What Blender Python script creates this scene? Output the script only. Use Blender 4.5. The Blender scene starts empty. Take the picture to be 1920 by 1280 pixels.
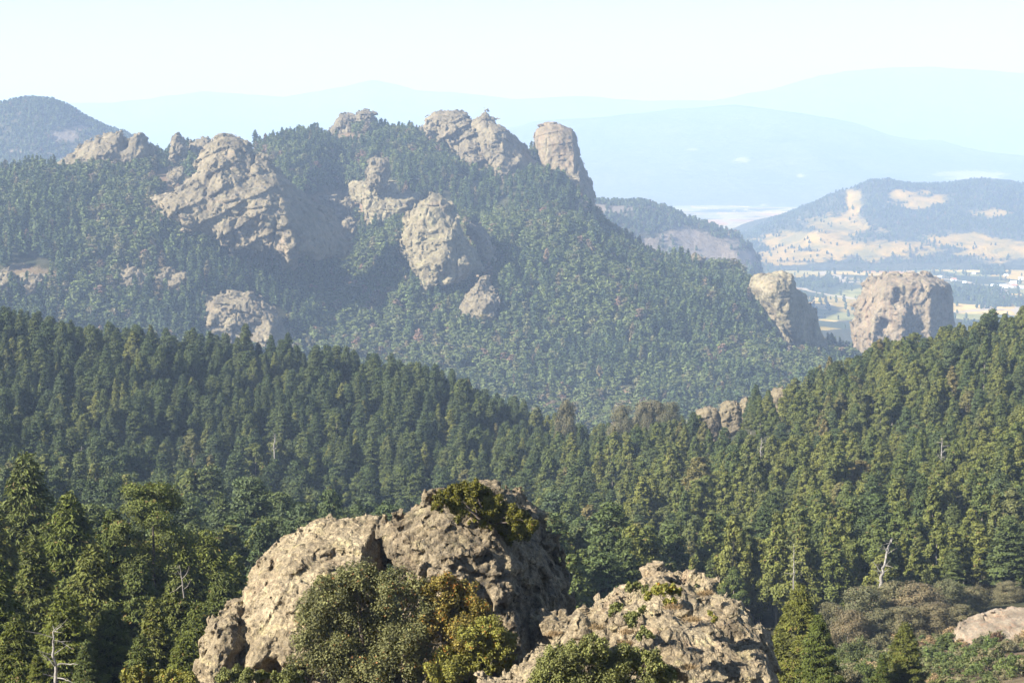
import bpy, math
import numpy as np
from math import radians, sin, cos, tan, pi

rng = np.random.default_rng(11)
S = bpy.context.scene
COL = S.collection

# ------------------------------------------------------------------ camera, sky, sun, exposure
FPX = 960.0 / tan(radians(15.0))          # focal length in pixels of the 1920 wide photograph
TH = math.atan(380.0 / FPX)               # downward pitch
CT, ST = cos(TH), sin(TH)

cam_d = bpy.data.cameras.new("camera")
cam_d.sensor_fit = 'HORIZONTAL'
cam_d.angle = radians(30.0)
cam_d.clip_start = 0.5
cam_d.clip_end = 60000.0
cam = bpy.data.objects.new("camera", cam_d)
cam.rotation_euler = (pi / 2 - TH, 0, 0)
COL.objects.link(cam)
S.camera = cam

SUN = np.array([-0.76, -0.39, 0.53]); SUN /= np.linalg.norm(SUN)
world = bpy.data.worlds.new("World")
S.world = world
world.use_nodes = True
wn, wl = world.node_tree.nodes, world.node_tree.links
wn.clear()
sky = wn.new("ShaderNodeTexSky")
sky.sky_type = 'NISHITA'
sky.sun_disc = False
sky.sun_elevation = math.asin(SUN[2])
sky.sun_rotation = math.atan2(SUN[0], SUN[1])
sky.altitude = 2500
sky.air_density = 1.0
sky.dust_density = 1.0
sky.ozone_density = 1.5
bg = wn.new("ShaderNodeBackground"); bg.inputs[1].default_value = 0.05
wo = wn.new("ShaderNodeOutputWorld")
wl.new(sky.outputs[0], bg.inputs[0]); wl.new(bg.outputs[0], wo.inputs[0])

sun_d = bpy.data.lights.new("sun", 'SUN')
sun_d.energy = 5.0
sun_d.angle = radians(0.5)
sun_d.color = (1.0, 0.93, 0.82)
sun = bpy.data.objects.new("sun", sun_d)
import mathutils
sun.rotation_euler = mathutils.Vector(SUN.tolist()).to_track_quat('Z', 'Y').to_euler()
COL.objects.link(sun)

S.view_settings.view_transform = 'Standard'
S.view_settings.look = 'None'
S.view_settings.gamma = 1.0
S.view_settings.use_curve_mapping = False
S.view_settings.exposure = 1.92
S.cycles.use_denoising = True
S.cycles.max_bounces = 6
S.cycles.diffuse_bounces = 2
S.cycles.glossy_bounces = 1
S.cycles.transmission_bounces = 2
S.cycles.volume_bounces = 1
S.cycles.transparent_max_bounces = 8
S.cycles.use_adaptive_sampling = True
S.cycles.adaptive_threshold = 0.02

# ------------------------------------------------------------------ noise
_pr = np.random.default_rng(5)
PERM = np.tile(_pr.permutation(256), 2).astype(np.int32)
VAL = (_pr.random(256) * 2 - 1).astype(np.float32)
RND = _pr.random((256, 3)).astype(np.float32)

def vnoise(p):
    """value noise in -1..1, p (N,3)"""
    p = np.asarray(p, dtype=np.float32)
    i = np.floor(p).astype(np.int32)
    f = p - i
    w = f * f * f * (f * (f * 6 - 15) + 10)
    i &= 255
    x0, y0, z0 = i[:, 0], i[:, 1], i[:, 2]
    a0 = PERM[x0]; a1 = PERM[(x0 + 1) & 255]
    b00 = PERM[(a0 + y0) & 255]; b01 = PERM[(a0 + y0 + 1) & 255]
    b10 = PERM[(a1 + y0) & 255]; b11 = PERM[(a1 + y0 + 1) & 255]
    z1 = z0 + 1
    def g(b, z): return VAL[PERM[(b + z) & 255]]
    wx, wy, wz = w[:, 0], w[:, 1], w[:, 2]
    def mix(a, b, t): return a + (b - a) * t
    c0 = mix(mix(g(b00, z0), g(b10, z0), wx), mix(g(b01, z0), g(b11, z0), wx), wy)
    c1 = mix(mix(g(b00, z1), g(b10, z1), wx), mix(g(b01, z1), g(b11, z1), wx), wy)
    return mix(c0, c1, wz)

def fbm(p, octs=4, gain=0.5, lac=2.03, ridged=False):
    p = np.asarray(p, dtype=np.float32)
    out = np.zeros(len(p), np.float32); a = 1.0; tot = 0
    for o in range(octs):
        n = vnoise(p + 17.3 * o)
        if ridged: n = 1 - 2 * np.abs(n)
        out += a * n; tot += a
        a *= gain; p = p * lac
    return out / tot

def _cells(p):
    p = np.asarray(p, dtype=np.float32)
    i = np.floor(p - 0.5).astype(np.int32); f = p - i
    for dx in (0, 1):
        hx = PERM[(i[:, 0] + dx) & 255]
        for dy in (0, 1):
            hy = PERM[(hx + i[:, 1] + dy) & 255]
            for dz in (0, 1):
                h = PERM[(hy + i[:, 2] + dz) & 255]
                q = RND[h] * 0.56 + 0.22
                yield h, f[:, 0] - q[:, 0] - dx, f[:, 1] - q[:, 1] - dy, f[:, 2] - q[:, 2] - dz

def worley(p):
    """distance to the nearest cell point and that cell's value"""
    f1 = np.full(len(p), 9., np.float32); idv = np.zeros(len(p), np.float32)
    for h, ex, ey, ez in _cells(p):
        d = ex * ex + ey * ey + ez * ez
        near = d < f1
        idv = np.where(near, VAL[h], idv); f1 = np.where(near, d, f1)
    return np.sqrt(f1), None, idv

def chips(p):
    """broken, faceted relief: every cell is a small plane with its own height and tilt"""
    f1 = np.full(len(p), 9., np.float32); out = np.zeros(len(p), np.float32)
    for h, ex, ey, ez in _cells(p):
        d = ex * ex + ey * ey + ez * ez
        near = d < f1
        val = VAL[h] * 0.6 + ex * VAL[(h + 40) & 255] * 1.2 + ey * VAL[(h + 90) & 255] * 1.2 + ez * VAL[(h + 140) & 255] * 1.2
        out = np.where(near, val, out); f1 = np.where(near, d, f1)
    return out

def sstep(a, b, x):
    t = np.clip((x - a) / (b - a), 0, 1)
    return t * t * (3 - 2 * t)

# ------------------------------------------------------------------ photograph pixel <-> place
def P(u, v, Y):
    """the point at world distance Y (metres north of the camera) seen at pixel (u, v)"""
    k = (640.0 - v) / FPX
    z = Y * (k * CT - ST) / (CT + k * ST)
    d = Y * CT - z * ST
    return (u - 960.0) / FPX * d, Y + 0 * z, z

def proj(x, y, z):
    d = y * CT - z * ST
    return 960.0 + FPX * x / d, 640.0 - FPX * (y * ST + z * CT) / d

# ------------------------------------------------------------------ mesh helpers
def mesh_np(name, verts, faces, mat=None, smooth=False, attrs=None):
    verts = np.asarray(verts, np.float32); faces = np.asarray(faces, np.int32)
    me = bpy.data.meshes.new(name)
    n = faces.shape[1]
    me.vertices.add(len(verts)); me.vertices.foreach_set("co", verts.ravel())
    me.loops.add(faces.size); me.loops.foreach_set("vertex_index", faces.ravel())
    me.polygons.add(len(faces))
    me.polygons.foreach_set("loop_start", np.arange(0, faces.size, n, dtype=np.int32))
    try: me.polygons.foreach_set("loop_total", np.full(len(faces), n, np.int32))
    except Exception: pass
    me.update(calc_edges=True)
    me.polygons.foreach_set("use_smooth", np.full(len(faces), bool(smooth)))
    for k, a in (attrs or {}).items():
        at = me.attributes.new(k, 'FLOAT', 'POINT'); at.data.foreach_set("value", np.asarray(a, np.float32))
    if mat: me.materials.append(mat)
    return me

def link(name, me, parent=None, loc=None):
    o = bpy.data.objects.new(name, me)
    COL.objects.link(o)
    if parent: o.parent = parent
    if loc is not None: o.location = loc
    return o

def tag(o, label=None, cat=None, group=None, kind=None):
    if label: o['label'] = label
    if cat: o['category'] = cat
    if group: o['group'] = group
    if kind: o['kind'] = kind
    return o

def empty(name, loc, rz=0.0):
    o = bpy.data.objects.new(name, None)
    o.location = loc; o.rotation_euler = (0, 0, rz); o.empty_display_size = 0.5
    COL.objects.link(o)
    return o

def unit(v):
    v = np.asarray(v, float)
    return v / np.maximum(np.linalg.norm(v, axis=-1, keepdims=True), 1e-9)

class Geo:
    """collects quads"""
    def __init__(s): s.v = []; s.f = []; s.t = []; s.n = 0
    def add(s, v, f, t=None):
        v = np.asarray(v, float); f = np.asarray(f, int)
        s.v.append(v); s.f.append(f + s.n); s.n += len(v)
        s.t.append(np.zeros(len(v)) if t is None else np.broadcast_to(t, (len(v),)))
    def tube(s, pts, rad, sides=6, t=0.0):
        pts = np.asarray(pts, float); rad = np.broadcast_to(rad, (len(pts),))
        d = unit(np.gradient(pts, axis=0))
        ref = np.array([0.31, 0.95, 0.05])
        a = unit(np.cross(d, ref)); b = np.cross(d, a)
        ang = np.arange(sides) * 2 * pi / sides
        ring = pts[:, None] + rad[:, None, None] * (np.cos(ang)[None, :, None] * a[:, None] + np.sin(ang)[None, :, None] * b[:, None])
        K = len(pts); idx = np.arange(K * sides).reshape(K, sides)
        q = np.stack([idx[:-1], np.roll(idx[:-1], -1, 1), np.roll(idx[1:], -1, 1), idx[1:]], -1).reshape(-1, 4)
        s.add(ring.reshape(-1, 3), q, t)
    def mesh(s, name, mat, smooth=False):
        return mesh_np(name, np.concatenate(s.v), np.concatenate(s.f), mat, smooth, {"tint": np.concatenate(s.t)})

def leaf_quads(c, n, tdir, a, b, tint, bend=0.25):
    """c centres, n normals, tdir long direction; returns verts, faces, tint for leaf-like quads"""
    N = len(c)
    n = unit(n); t = tdir - n * np.sum(tdir * n, 1, keepdims=True); t = unit(t); s = np.cross(n, t)
    a = np.broadcast_to(a, (N,))[:, None]; b = np.broadcast_to(b, (N,))[:, None]
    v = np.stack([c - t * a, c + s * b + n * a * bend * 0.3, c + t * a - n * a * bend, c - s * b + n * a * bend * 0.3], 1)
    f = np.arange(4 * N).reshape(N, 4)
    return v.reshape(-1, 3), f, np.repeat(tint, 4)

def surface_nets(vol, org, res):
    ins = vol < 0
    nx, ny, nz = vol.shape
    c = np.zeros((nx - 1, ny - 1, nz - 1), np.int8)
    for dx in (0, 1):
        for dy in (0, 1):
            for dz in (0, 1):
                c += ins[dx:nx - 1 + dx, dy:ny - 1 + dy, dz:nz - 1 + dz]
    act = (c > 0) & (c < 8)
    ids = np.argwhere(act)
    index = np.full(act.shape, -1, np.int32); index[act] = np.arange(len(ids))
    acc = np.zeros((len(ids), 3), np.float32); cnt = np.zeros(len(ids), np.float32)
    corners = [(i, j, k) for i in (0, 1) for j in (0, 1) for k in (0, 1)]
    vals = {cn: vol[ids[:, 0] + cn[0], ids[:, 1] + cn[1], ids[:, 2] + cn[2]] for cn in corners}
    for a in corners:
        for ax in range(3):
            if a[ax] == 0:
                b = list(a); b[ax] = 1; b = tuple(b)
                va, vb = vals[a], vals[b]
                cr = (va < 0) != (vb < 0)
                t = np.where(cr, va / np.where(cr, va - vb, 1), 0)
                p = np.array(a, np.float32)[None] + t[:, None] * (np.array(b, np.float32) - np.array(a, np.float32))[None]
                acc += p * cr[:, None]; cnt += cr
    verts = (ids + acc / cnt[:, None]) * res + np.asarray(org)
    quads = []
    for ax in range(3):
        o1, o2 = (ax + 1) % 3, (ax + 2) % 3
        sl0 = [slice(1, -1)] * 3; sl1 = [slice(1, -1)] * 3
        sl0[ax] = slice(0, -1); sl1[ax] = slice(1, None)
        A, B = ins[tuple(sl0)], ins[tuple(sl1)]
        for first, flip in ((A & ~B, False), (~A & B, True)):
            e = np.argwhere(first)
            if not len(e): continue
            e[:, o1] += 1; e[:, o2] += 1
            def cell(d1, d2):
                q = e.copy(); q[:, o1] -= d1; q[:, o2] -= d2
                return index[q[:, 0], q[:, 1], q[:, 2]]
            q = np.stack([cell(1, 1), cell(0, 1), cell(0, 0), cell(1, 0)], 1)
            quads.append(q[:, ::-1] if flip else q)
    return verts, np.concatenate(quads)

def poly_sdf(px, pz, X, Z):
    """signed distance to polygon (negative inside) for 2-D arrays X, Z"""
    n = len(px)
    d2 = np.full(X.shape, 1e18); inside = np.zeros(X.shape, bool)
    for i in range(n):
        ax, az, bx, bz = px[i], pz[i], px[(i + 1) % n], pz[(i + 1) % n]
        ex, ez = bx - ax, bz - az
        wx, wz = X - ax, Z - az
        t = np.clip((wx * ex + wz * ez) / max(ex * ex + ez * ez, 1e-9), 0, 1)
        d2 = np.minimum(d2, (wx - ex * t)**2 + (wz - ez * t)**2)
        c = ((az > Z) != (bz > Z)) & (X < (bx - ax) * (Z - az) / (bz - az if bz != az else 1e-9) + ax)
        inside ^= c
    return np.where(inside, -1, 1) * np.sqrt(d2)

def in_poly(poly, u, v):
    px, pz = [p[0] for p in poly], [p[1] for p in poly]
    return poly_sdf(px, pz, np.asarray(u, float), np.asarray(v, float)) < 0

# ------------------------------------------------------------------ materials
def new_mat(name):
    m = bpy.data.materials.new(name); m.use_nodes = True
    nt = m.node_tree; nt.nodes.clear()
    return m, nt.nodes, nt.links

def ramp(N, L, fac, stops, interp='LINEAR'):
    r = N.new("ShaderNodeValToRGB"); r.color_ramp.interpolation = interp
    e = r.color_ramp.elements
    while len(e) > 1: e.remove(e[-1])
    for i, (p, c) in enumerate(stops):
        x = e[0] if i == 0 else e.new(p)
        x.position = p; x.color = (*c, 1) if len(c) == 3 else c
    if fac is not None: L.new(fac, r.inputs[0])
    return r.outputs[0]

def noise_node(N, L, coord, scale, detail=4, rough=0.55, dist=0.0):
    n = N.new("ShaderNodeTexNoise"); n.inputs["Scale"].default_value = scale
    n.inputs["Detail"].default_value = detail; n.inputs["Roughness"].default_value = rough
    n.inputs["Distortion"].default_value = dist
    if coord is not None: L.new(coord, n.inputs["Vector"])
    return n.outputs["Fac"]

def mixc(N, L, fac, a, b, mode='MIX'):
    m = N.new("ShaderNodeMix"); m.data_type = 'RGBA'; m.blend_type = mode
    for s, x in ((0, fac), (6, a), (7, b)):
        if isinstance(x, (int, float)): m.inputs[s].default_value = x
        elif isinstance(x, tuple): m.inputs[s].default_value = (*x, 1)
        else: L.new(x, m.inputs[s])
    return m.outputs[2]

def math_node(N, L, op, a, b=None):
    m = N.new("ShaderNodeMath"); m.operation = op
    for i, x in enumerate((a, b)):
        if x is None: continue
        if isinstance(x, (int, float)): m.inputs[i].default_value = x
        else: L.new(x, m.inputs[i])
    return m.outputs[0]

def foliage_mat(name, stops, tint_lo=0.6, tint_hi=1.45, odd=None, transl=0.14, lit=None):
    """stops: ramp over the tree's own random number; tint: each leaf's own number; odd: (colour, share) of odd leaves"""
    m, N, L = new_mat(name)
    oi = N.new("ShaderNodeObjectInfo")
    base = ramp(N, L, oi.outputs["Random"], stops)
    at = N.new("ShaderNodeAttribute"); at.attribute_name = "tint"
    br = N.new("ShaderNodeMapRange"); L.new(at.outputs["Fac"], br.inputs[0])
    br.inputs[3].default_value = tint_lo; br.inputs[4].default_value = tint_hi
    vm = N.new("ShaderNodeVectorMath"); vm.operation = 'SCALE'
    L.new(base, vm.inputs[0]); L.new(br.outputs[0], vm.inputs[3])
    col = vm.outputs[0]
    if odd:
        sel = math_node(N, L, 'GREATER_THAN', at.outputs["Fac"], 1 - odd[1])
        col = mixc(N, L, sel, col, odd[0])
    d = N.new("ShaderNodeBsdfPrincipled"); d.inputs["Roughness"].default_value = 0.65
    d.inputs["Specular IOR Level"].default_value = 0.25
    L.new(col, d.inputs["Base Color"])
    t = N.new("ShaderNodeBsdfTranslucent")
    tc = mixc(N, L, 1.0, col, (1.0, 1.05, 0.55), 'MULTIPLY'); L.new(tc, t.inputs[0])
    mx = N.new("ShaderNodeMixShader"); mx.inputs[0].default_value = transl
    L.new(d.outputs[0], mx.inputs[1]); L.new(t.outputs[0], mx.inputs[2])
    o = N.new("ShaderNodeOutputMaterial"); L.new(mx.outputs[0], o.inputs[0])
    return m

def plain_mat(name, c1, c2, scale=3.0, rough=0.85, bump=0.0, bscale=20.0):
    m, N, L = new_mat(name)
    tc = N.new("ShaderNodeTexCoord").outputs["Object"]
    n = noise_node(N, L, tc, scale, 5, 0.6)
    col = ramp(N, L, n, [(0.35, c1), (0.65, c2)])
    d = N.new("ShaderNodeBsdfPrincipled"); d.inputs["Roughness"].default_value = rough
    d.inputs["Specular IOR Level"].default_value = 0.2
    L.new(col, d.inputs["Base Color"])
    if bump:
        b = N.new("ShaderNodeBump"); b.inputs["Strength"].default_value = bump
        L.new(noise_node(N, L, tc, bscale, 6, 0.6), b.inputs["Height"]); L.new(b.outputs[0], d.inputs["Normal"])
    o = N.new("ShaderNodeOutputMaterial"); L.new(d.outputs[0], o.inputs[0])
    return m

def rock_mat(name, size, cols, stain=(0.10, 0.095, 0.085), lichen=(0.33, 0.31, 0.12), streaks=0.5, lich=0.35, bump=0.6, warm=(0.24, 0.17, 0.11), grit=False):
    """size: metres of the big blotches"""
    m, N, L = new_mat(name)
    tc = N.new("ShaderNodeTexCoord").outputs["Object"]
    big = noise_node(N, L, tc, 1.0 / size, 6, 0.62)
    col = ramp(N, L, big, [(0.30, cols[0]), (0.50, cols[1]), (0.72, cols[2])])
    fine = noise_node(N, L, tc, 9.0 / size, 8, 0.7)
    fr = ramp(N, L, fine, [(0.30, (0.62, 0.62, 0.64)), (0.52, (1, 1, 1)), (0.75, (1.22, 1.20, 1.15))])
    col = mixc(N, L, 1.0, col, fr, 'MULTIPLY')
    # warm iron stain
    wn_ = noise_node(N, L, tc, 0.8 / size, 4, 0.6, 1.0)
    wf = ramp(N, L, wn_, [(0.56, (0, 0, 0)), (0.70, (0.5, 0.5, 0.5))])
    col = mixc(N, L, wf, col, warm)
    # streaks running down the face
    mp = N.new("ShaderNodeMapping"); L.new(tc, mp.inputs[0]); mp.inputs["Scale"].default_value = (1, 1, 0.09)
    sn = noise_node(N, L, mp.outputs[0], 5.0 / size, 5, 0.6, 0.4)
    sf = ramp(N, L, sn, [(0.52, (0, 0, 0)), (0.68, (streaks, streaks, streaks))])
    col = mixc(N, L, sf, col, stain)
    # lichen on surfaces
    ln = noise_node(N, L, tc, 2.3 / size, 7, 0.7)
    lf = ramp(N, L, ln, [(0.55, (0, 0, 0)), (0.66, (lich, lich, lich))])
    col = mixc(N, L, lf, col, lichen)
    d = N.new("ShaderNodeBsdfPrincipled"); d.inputs["Roughness"].default_value = 0.9
    d.inputs["Specular IOR Level"].default_value = 0.15
    L.new(col, d.inputs["Base Color"])
    b1 = N.new("ShaderNodeBump"); b1.inputs["Strength"].default_value = bump; b1.inputs["Distance"].default_value = size * 0.05
    hh = noise_node(N, L, tc, 7.0 / size, 10, 0.68)
    L.new(hh, b1.inputs["Height"])
    b2 = N.new("ShaderNodeBump"); b2.inputs["Strength"].default_value = bump * 0.8; b2.inputs["Distance"].default_value = size * 0.012
    L.new(noise_node(N, L, tc, 30.0 / size, 8, 0.7), b2.inputs["Height"]); L.new(b1.outputs[0], b2.inputs["Normal"])
    last = b2
    if grit:
        for sc_, ds_ in ((11.0 / size, size * 0.016), (34.0 / size, size * 0.006)):
            wv = N.new("ShaderNodeVectorMath"); wv.operation = 'MULTIPLY_ADD'
            wn2 = N.new("ShaderNodeTexNoise"); wn2.inputs["Scale"].default_value = sc_ * 0.8; L.new(tc, wn2.inputs["Vector"])
            L.new(wn2.outputs["Color"], wv.inputs[0]); wv.inputs[1].default_value = (0.6 / sc_,) * 3; L.new(tc, wv.inputs[2])
            vv = N.new("ShaderNodeTexVoronoi"); vv.feature = 'SMOOTH_F1' if False else 'F1'; vv.inputs["Scale"].default_value = sc_
            L.new(wv.outputs[0], vv.inputs["Vector"])
            bb = N.new("ShaderNodeBump"); bb.invert = True; bb.inputs["Strength"].default_value = 0.9; bb.inputs["Distance"].default_value = ds_
            L.new(vv.outputs["Distance"], bb.inputs["Height"]); L.new(last.outputs[0], bb.inputs["Normal"]); last = bb
            sp = N.new("ShaderNodeSeparateColor"); L.new(vv.outputs["Color"], sp.inputs[0])
            col = mixc(N, L, 1.0, col, ramp(N, L, sp.outputs[0], [(0.0, (0.66, 0.64, 0.62)), (0.25, (0.9, 0.9, 0.9)), (0.8, (1.08, 1.07, 1.05)), (1.0, (1.3, 1.28, 1.22))]), 'MULTIPLY')
        L.new(col, d.inputs["Base Color"])
    L.new(last.outputs[0], d.inputs["Normal"])
    o = N.new("ShaderNodeOutputMaterial"); L.new(d.outputs[0], o.inputs[0])
    return m

def land_mat(name, forest, clear, size, clear2=None, bump=0.0):
    """forest floor against open ground chosen by the vertex attribute 'open'"""
    m, N, L = new_mat(name)
    tc = N.new("ShaderNodeTexCoord").outputs["Object"]
    n1 = noise_node(N, L, tc, 1.0 / size, 8, 0.65)
    n2 = noise_node(N, L, tc, 8.0 / size, 6, 0.7)
    fc = ramp(N, L, n1, [(0.35, forest[0]), (0.65, forest[1])])
    fc = mixc(N, L, 1.0, fc, ramp(N, L, n2, [(0.35, (0.6, 0.6, 0.6)), (0.65, (1.35, 1.35, 1.35))]), 'MULTIPLY')
    cc = ramp(N, L, n2, [(0.35, clear[0]), (0.65, clear[1])])
    if clear2: cc = mixc(N, L, ramp(N, L, n1, [(0.45, (0, 0, 0)), (0.6, (1, 1, 1))]), cc, clear2)
    at = N.new("ShaderNodeAttribute"); at.attribute_name = "open"
    s = math_node(N, L, 'ADD', at.outputs["Fac"], math_node(N, L, 'MULTIPLY', math_node(N, L, 'SUBTRACT', n2, 0.5), 1.3))
    sf = ramp(N, L, s, [(0.30, (0, 0, 0)), (0.80, (1, 1, 1))])
    col = mixc(N, L, sf, fc, cc)
    d = N.new("ShaderNodeBsdfPrincipled"); d.inputs["Roughness"].default_value = 0.95
    d.inputs["Specular IOR Level"].default_value = 0.05
    L.new(col, d.inputs["Base Color"])
    if bump:
        b = N.new("ShaderNodeBump"); b.inputs["Strength"].default_value = 1.0; b.inputs["Distance"].default_value = bump
        L.new(n2, b.inputs["Height"]); L.new(b.outputs[0], d.inputs["Normal"])
    o = N.new("ShaderNodeOutputMaterial"); L.new(d.outputs[0], o.inputs[0])
    return m

# ------------------------------------------------------------------ terrain
class Terrain:
    def __init__(s, rows, nfun=None):
        s.rows = []
        for r in rows:
            r = sorted(r)
            u = np.array([p[0] for p in r], float); Y = np.array([p[1] for p in r], float); v = np.array([p[2] for p in r], float)
            s.rows.append((u, Y, P(u, v, Y)[2]))
        s.nfun = nfun
    def height(s, x, y):
        x = np.atleast_1d(np.asarray(x, float)); y = np.atleast_1d(np.asarray(y, float))
        out = np.empty(len(x))
        for a in range(0, len(x), 150000):
            sl = slice(a, a + 150000)
            out[sl] = s._h(x[sl], y[sl])
        return out
    def _h(s, x, y):
        au = 960 + FPX * x / np.maximum(y, 1)
        au = np.clip(au, -6000, 8000)
        if s.nfun: au = au + 0
        Yk = np.stack([np.interp(au, u, Y) for u, Y, z in s.rows]); zk = np.stack([np.interp(au, u, z) for u, Y, z in s.rows])
        h = np.diff(Yk, axis=0); dl = np.diff(zk, axis=0) / h
        m = np.zeros_like(zk)
        m[0] = dl[0]; m[-1] = dl[-1]
        pr = dl[:-1] * dl[1:]
        hm = 2 * pr / np.where(np.abs(dl[:-1] + dl[1:]) < 1e-9, 1, dl[:-1] + dl[1:])
        m[1:-1] = np.where(pr > 0, hm, 0)
        k = np.clip((y[None] >= Yk).sum(0) - 1, 0, len(s.rows) - 2); I = np.arange(len(x))
        y0 = Yk[k, I]; hh = h[k, I]; t = np.clip((y - y0) / hh, 0, 1)
        z0, z1, m0, m1 = zk[k, I], zk[k + 1, I], m[k, I] * hh, m[k + 1, I] * hh
        t2, t3 = t * t, t * t * t
        z = (2 * t3 - 3 * t2 + 1) * z0 + (t3 - 2 * t2 + t) * m0 + (-2 * t3 + 3 * t2) * z1 + (t3 - t2) * m1
        if s.nfun: z = z + s.nfun(x, y)
        return z
    def hit(s, u, v, Y0, Y1, n=900):
        Ys = np.linspace(Y0, Y1, n); x, y, z = P(u, v, Ys)
        b = np.nonzero(z <= s.height(x, y))[0]
        return Ys[b[0]] if len(b) else Y1
    def crest(s, u, Ys):
        """the distance at which this column is seen highest"""
        x = (u - 960) / FPX * Ys
        z = s.height(x, Ys)
        return Ys[np.argmin(proj(x, Ys, z)[1])]
    def mesh(s, name, us, Ys, mat, openf=None):
        U, YY = np.meshgrid(us, Ys, indexing='ij')
        X = (U - 960) / FPX * YY
        Z = s.height(X.ravel(), YY.ravel())
        v = np.stack([X.ravel(), YY.ravel(), Z], 1)
        idx = np.arange(len(us) * len(Ys)).reshape(len(us), len(Ys))
        f = np.stack([idx[:-1, :-1], idx[1:, :-1], idx[1:, 1:], idx[:-1, 1:]], -1).reshape(-1, 4)
        pu, pv = proj(v[:, 0], v[:, 1], v[:, 2])
        op = openf(pu, pv, v) if openf else np.zeros(len(v))
        return mesh_np(name, v, f, mat, True, {"open": op})

def ground_noise(x, y):
    p = np.stack([x, y, np.zeros_like(x)], 1)
    far = sstep(1250, 1900, y) * (1 - 0.6 * sstep(3100, 4000, y))
    mid = sstep(240, 500, y) * (1 - far)
    n_far = fbm(p / 230.0, 4, 0.5, ridged=True) * 20 + fbm(p / 60.0 + 9, 3) * 6
    n_mid = fbm(p / 95.0 + 31, 3) * 6.5
    n_near = fbm(p / 18.0 + 57, 3) * 0.9 * sstep(30, 120, y)
    return far * n_far + mid * n_mid + n_near

rows = [
 [(-900, 3, 2500), (2800, 3, 2500)],
 [(-900, 60, 1420), (2800, 60, 1420)],
 [(-900, 92, 1345), (150, 92, 1345), (250, 92, 1303), (1350, 92, 1303), (1480, 92, 1345), (2800, 92, 1345)],
 [(-900, 130, 1480), (300, 130, 1470), (960, 130, 1480), (1500, 130, 1430), (2800, 130, 1400)],
 [(-900, 220, 1300), (300, 220, 1310), (960, 220, 1330), (1500, 220, 1300), (1700, 220, 1262), (1920, 220, 1240), (2800, 220, 1180)],
 [(-900, 320, 1180), (0, 320, 1190), (960, 320, 1190), (1500, 320, 1215), (1920, 320, 1160), (2800, 320, 1080)],
 [(-900, 450, 1060), (0, 450, 1110), (600, 450, 1120), (960, 450, 1120), (1500, 450, 1090), (1920, 450, 1040), (2800, 450, 960)],
 [(-900, 650, 860), (0, 650, 900), (300, 650, 970), (600, 650, 1040), (850, 650, 1030), (1050, 650, 985), (1200, 650, 950), (1500, 650, 900), (1920, 650, 815), (2800, 650, 640)],
 [(-900, 900, 600), (0, 930, 648), (200, 930, 678), (400, 930, 708), (650, 920, 748), (850, 910, 783), (920, 900, 823), (1000, 890, 845), (1200, 890, 832),
  (1350, 880, 830), (1400, 870, 800), (1500, 870, 770), (1600, 870, 726), (1650, 870, 700), (1800, 870, 674), (1920, 870, 652), (2800, 870, 490)],
 [(-900, 1150, 800), (0, 1180, 830), (1000, 1150, 900), (1920, 1120, 830), (2800, 1120, 800)],
 [(-900, 1500, 880), (2800, 1500, 880)],
 [(-900, 1850, 780), (0, 1850, 790), (960, 1850, 818), (1500, 1850, 790), (2800, 1850, 760)],
 [(-900, 2000, 600), (0, 2020, 600), (300, 2030, 635), (600, 2080, 670), (900, 2060, 690), (1200, 2060, 700), (1500, 2080, 720), (1650, 2150, 720), (1920, 2200, 700), (2800, 2200, 700)],
 [(-900, 2150, 440), (0, 2180, 450), (300, 2230, 430), (450, 2260, 450), (560, 2330, 470), (640, 2520, 480), (760, 2400, 450), (900, 2400, 460), (1050, 2350, 480),
  (1200, 2300, 560), (1350, 2330, 600), (1450, 2350, 640), (1550, 2400, 690), (1650, 2450, 700), (1920, 2500, 700), (2800, 2500, 720)],
 [(-900, 2350, 330), (0, 2380, 362), (95, 2420, 352), (190, 2480, 322), (290, 2550, 312), (380, 2640, 302), (480, 2760, 300), (545, 2860, 285), (600, 2920, 268), (700, 2980, 248),
  (800, 2980, 268), (900, 2950, 295), (950, 2930, 305), (985, 2900, 298), (1010, 2880, 302), (1055, 2850, 330), (1085, 2810, 365), (1108, 2790, 400), (1130, 2760, 440), (1180, 2700, 472), (1230, 2660, 507), (1290, 2620, 522), (1400, 2560, 545), (1440, 2560, 575),
  (1500, 2560, 640), (1580, 2570, 690), (1650, 2600, 700), (1800, 2620, 690), (1920, 2650, 690), (2800, 2700, 700)],
 [(-900, 2850, 520), (0, 2880, 520), (400, 3150, 480), (700, 3450, 450), (1000, 3350, 520), (1300, 3050, 640), (1500, 3000, 690), (2800, 3100, 720)],
 [(-900, 4500, 612), (2800, 4500, 612)],
]
terr = Terrain(rows, ground_noise)
VALLEY_Z = -440.0

# bare ground on the mountain (grassy ledges, scree) given as ellipses in the photograph: u, v, ru, rv
OPEN_G = [(45, 512, 50, 14), (290, 540, 36, 8), (660, 258, 45, 8), (610, 385, 50, 25), (700, 395, 90, 30), (650, 425, 20, 12), (500, 478, 60, 20), (1470, 640, 26, 30),
          (790, 525, 60, 10), (1495, 660, 12, 18), (320, 335, 30, 20), (900, 590, 40, 14), (1180, 740, 30, 12), (1300, 770, 60, 10)]
def open_mask(opens, u, v, k=1.0):
    """how open the land is: ragged patches round the given places"""
    u = np.asarray(u, float); v = np.asarray(v, float); o = np.zeros(len(u))
    q = np.stack([u / (34 * k), v / (9 * k), 0 * u + 2.5], 1)
    n = fbm(q, 4, 0.6) * 0.95
    for (a, b, ru, rv) in opens:
        r = np.sqrt(((u - a) / (ru * 1.15))**2 + ((v - b) / (rv * 1.15))**2) + n
        o = np.maximum(o, 1.25 - r)
    return np.clip(o * 1.3, 0, 1)

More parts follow.
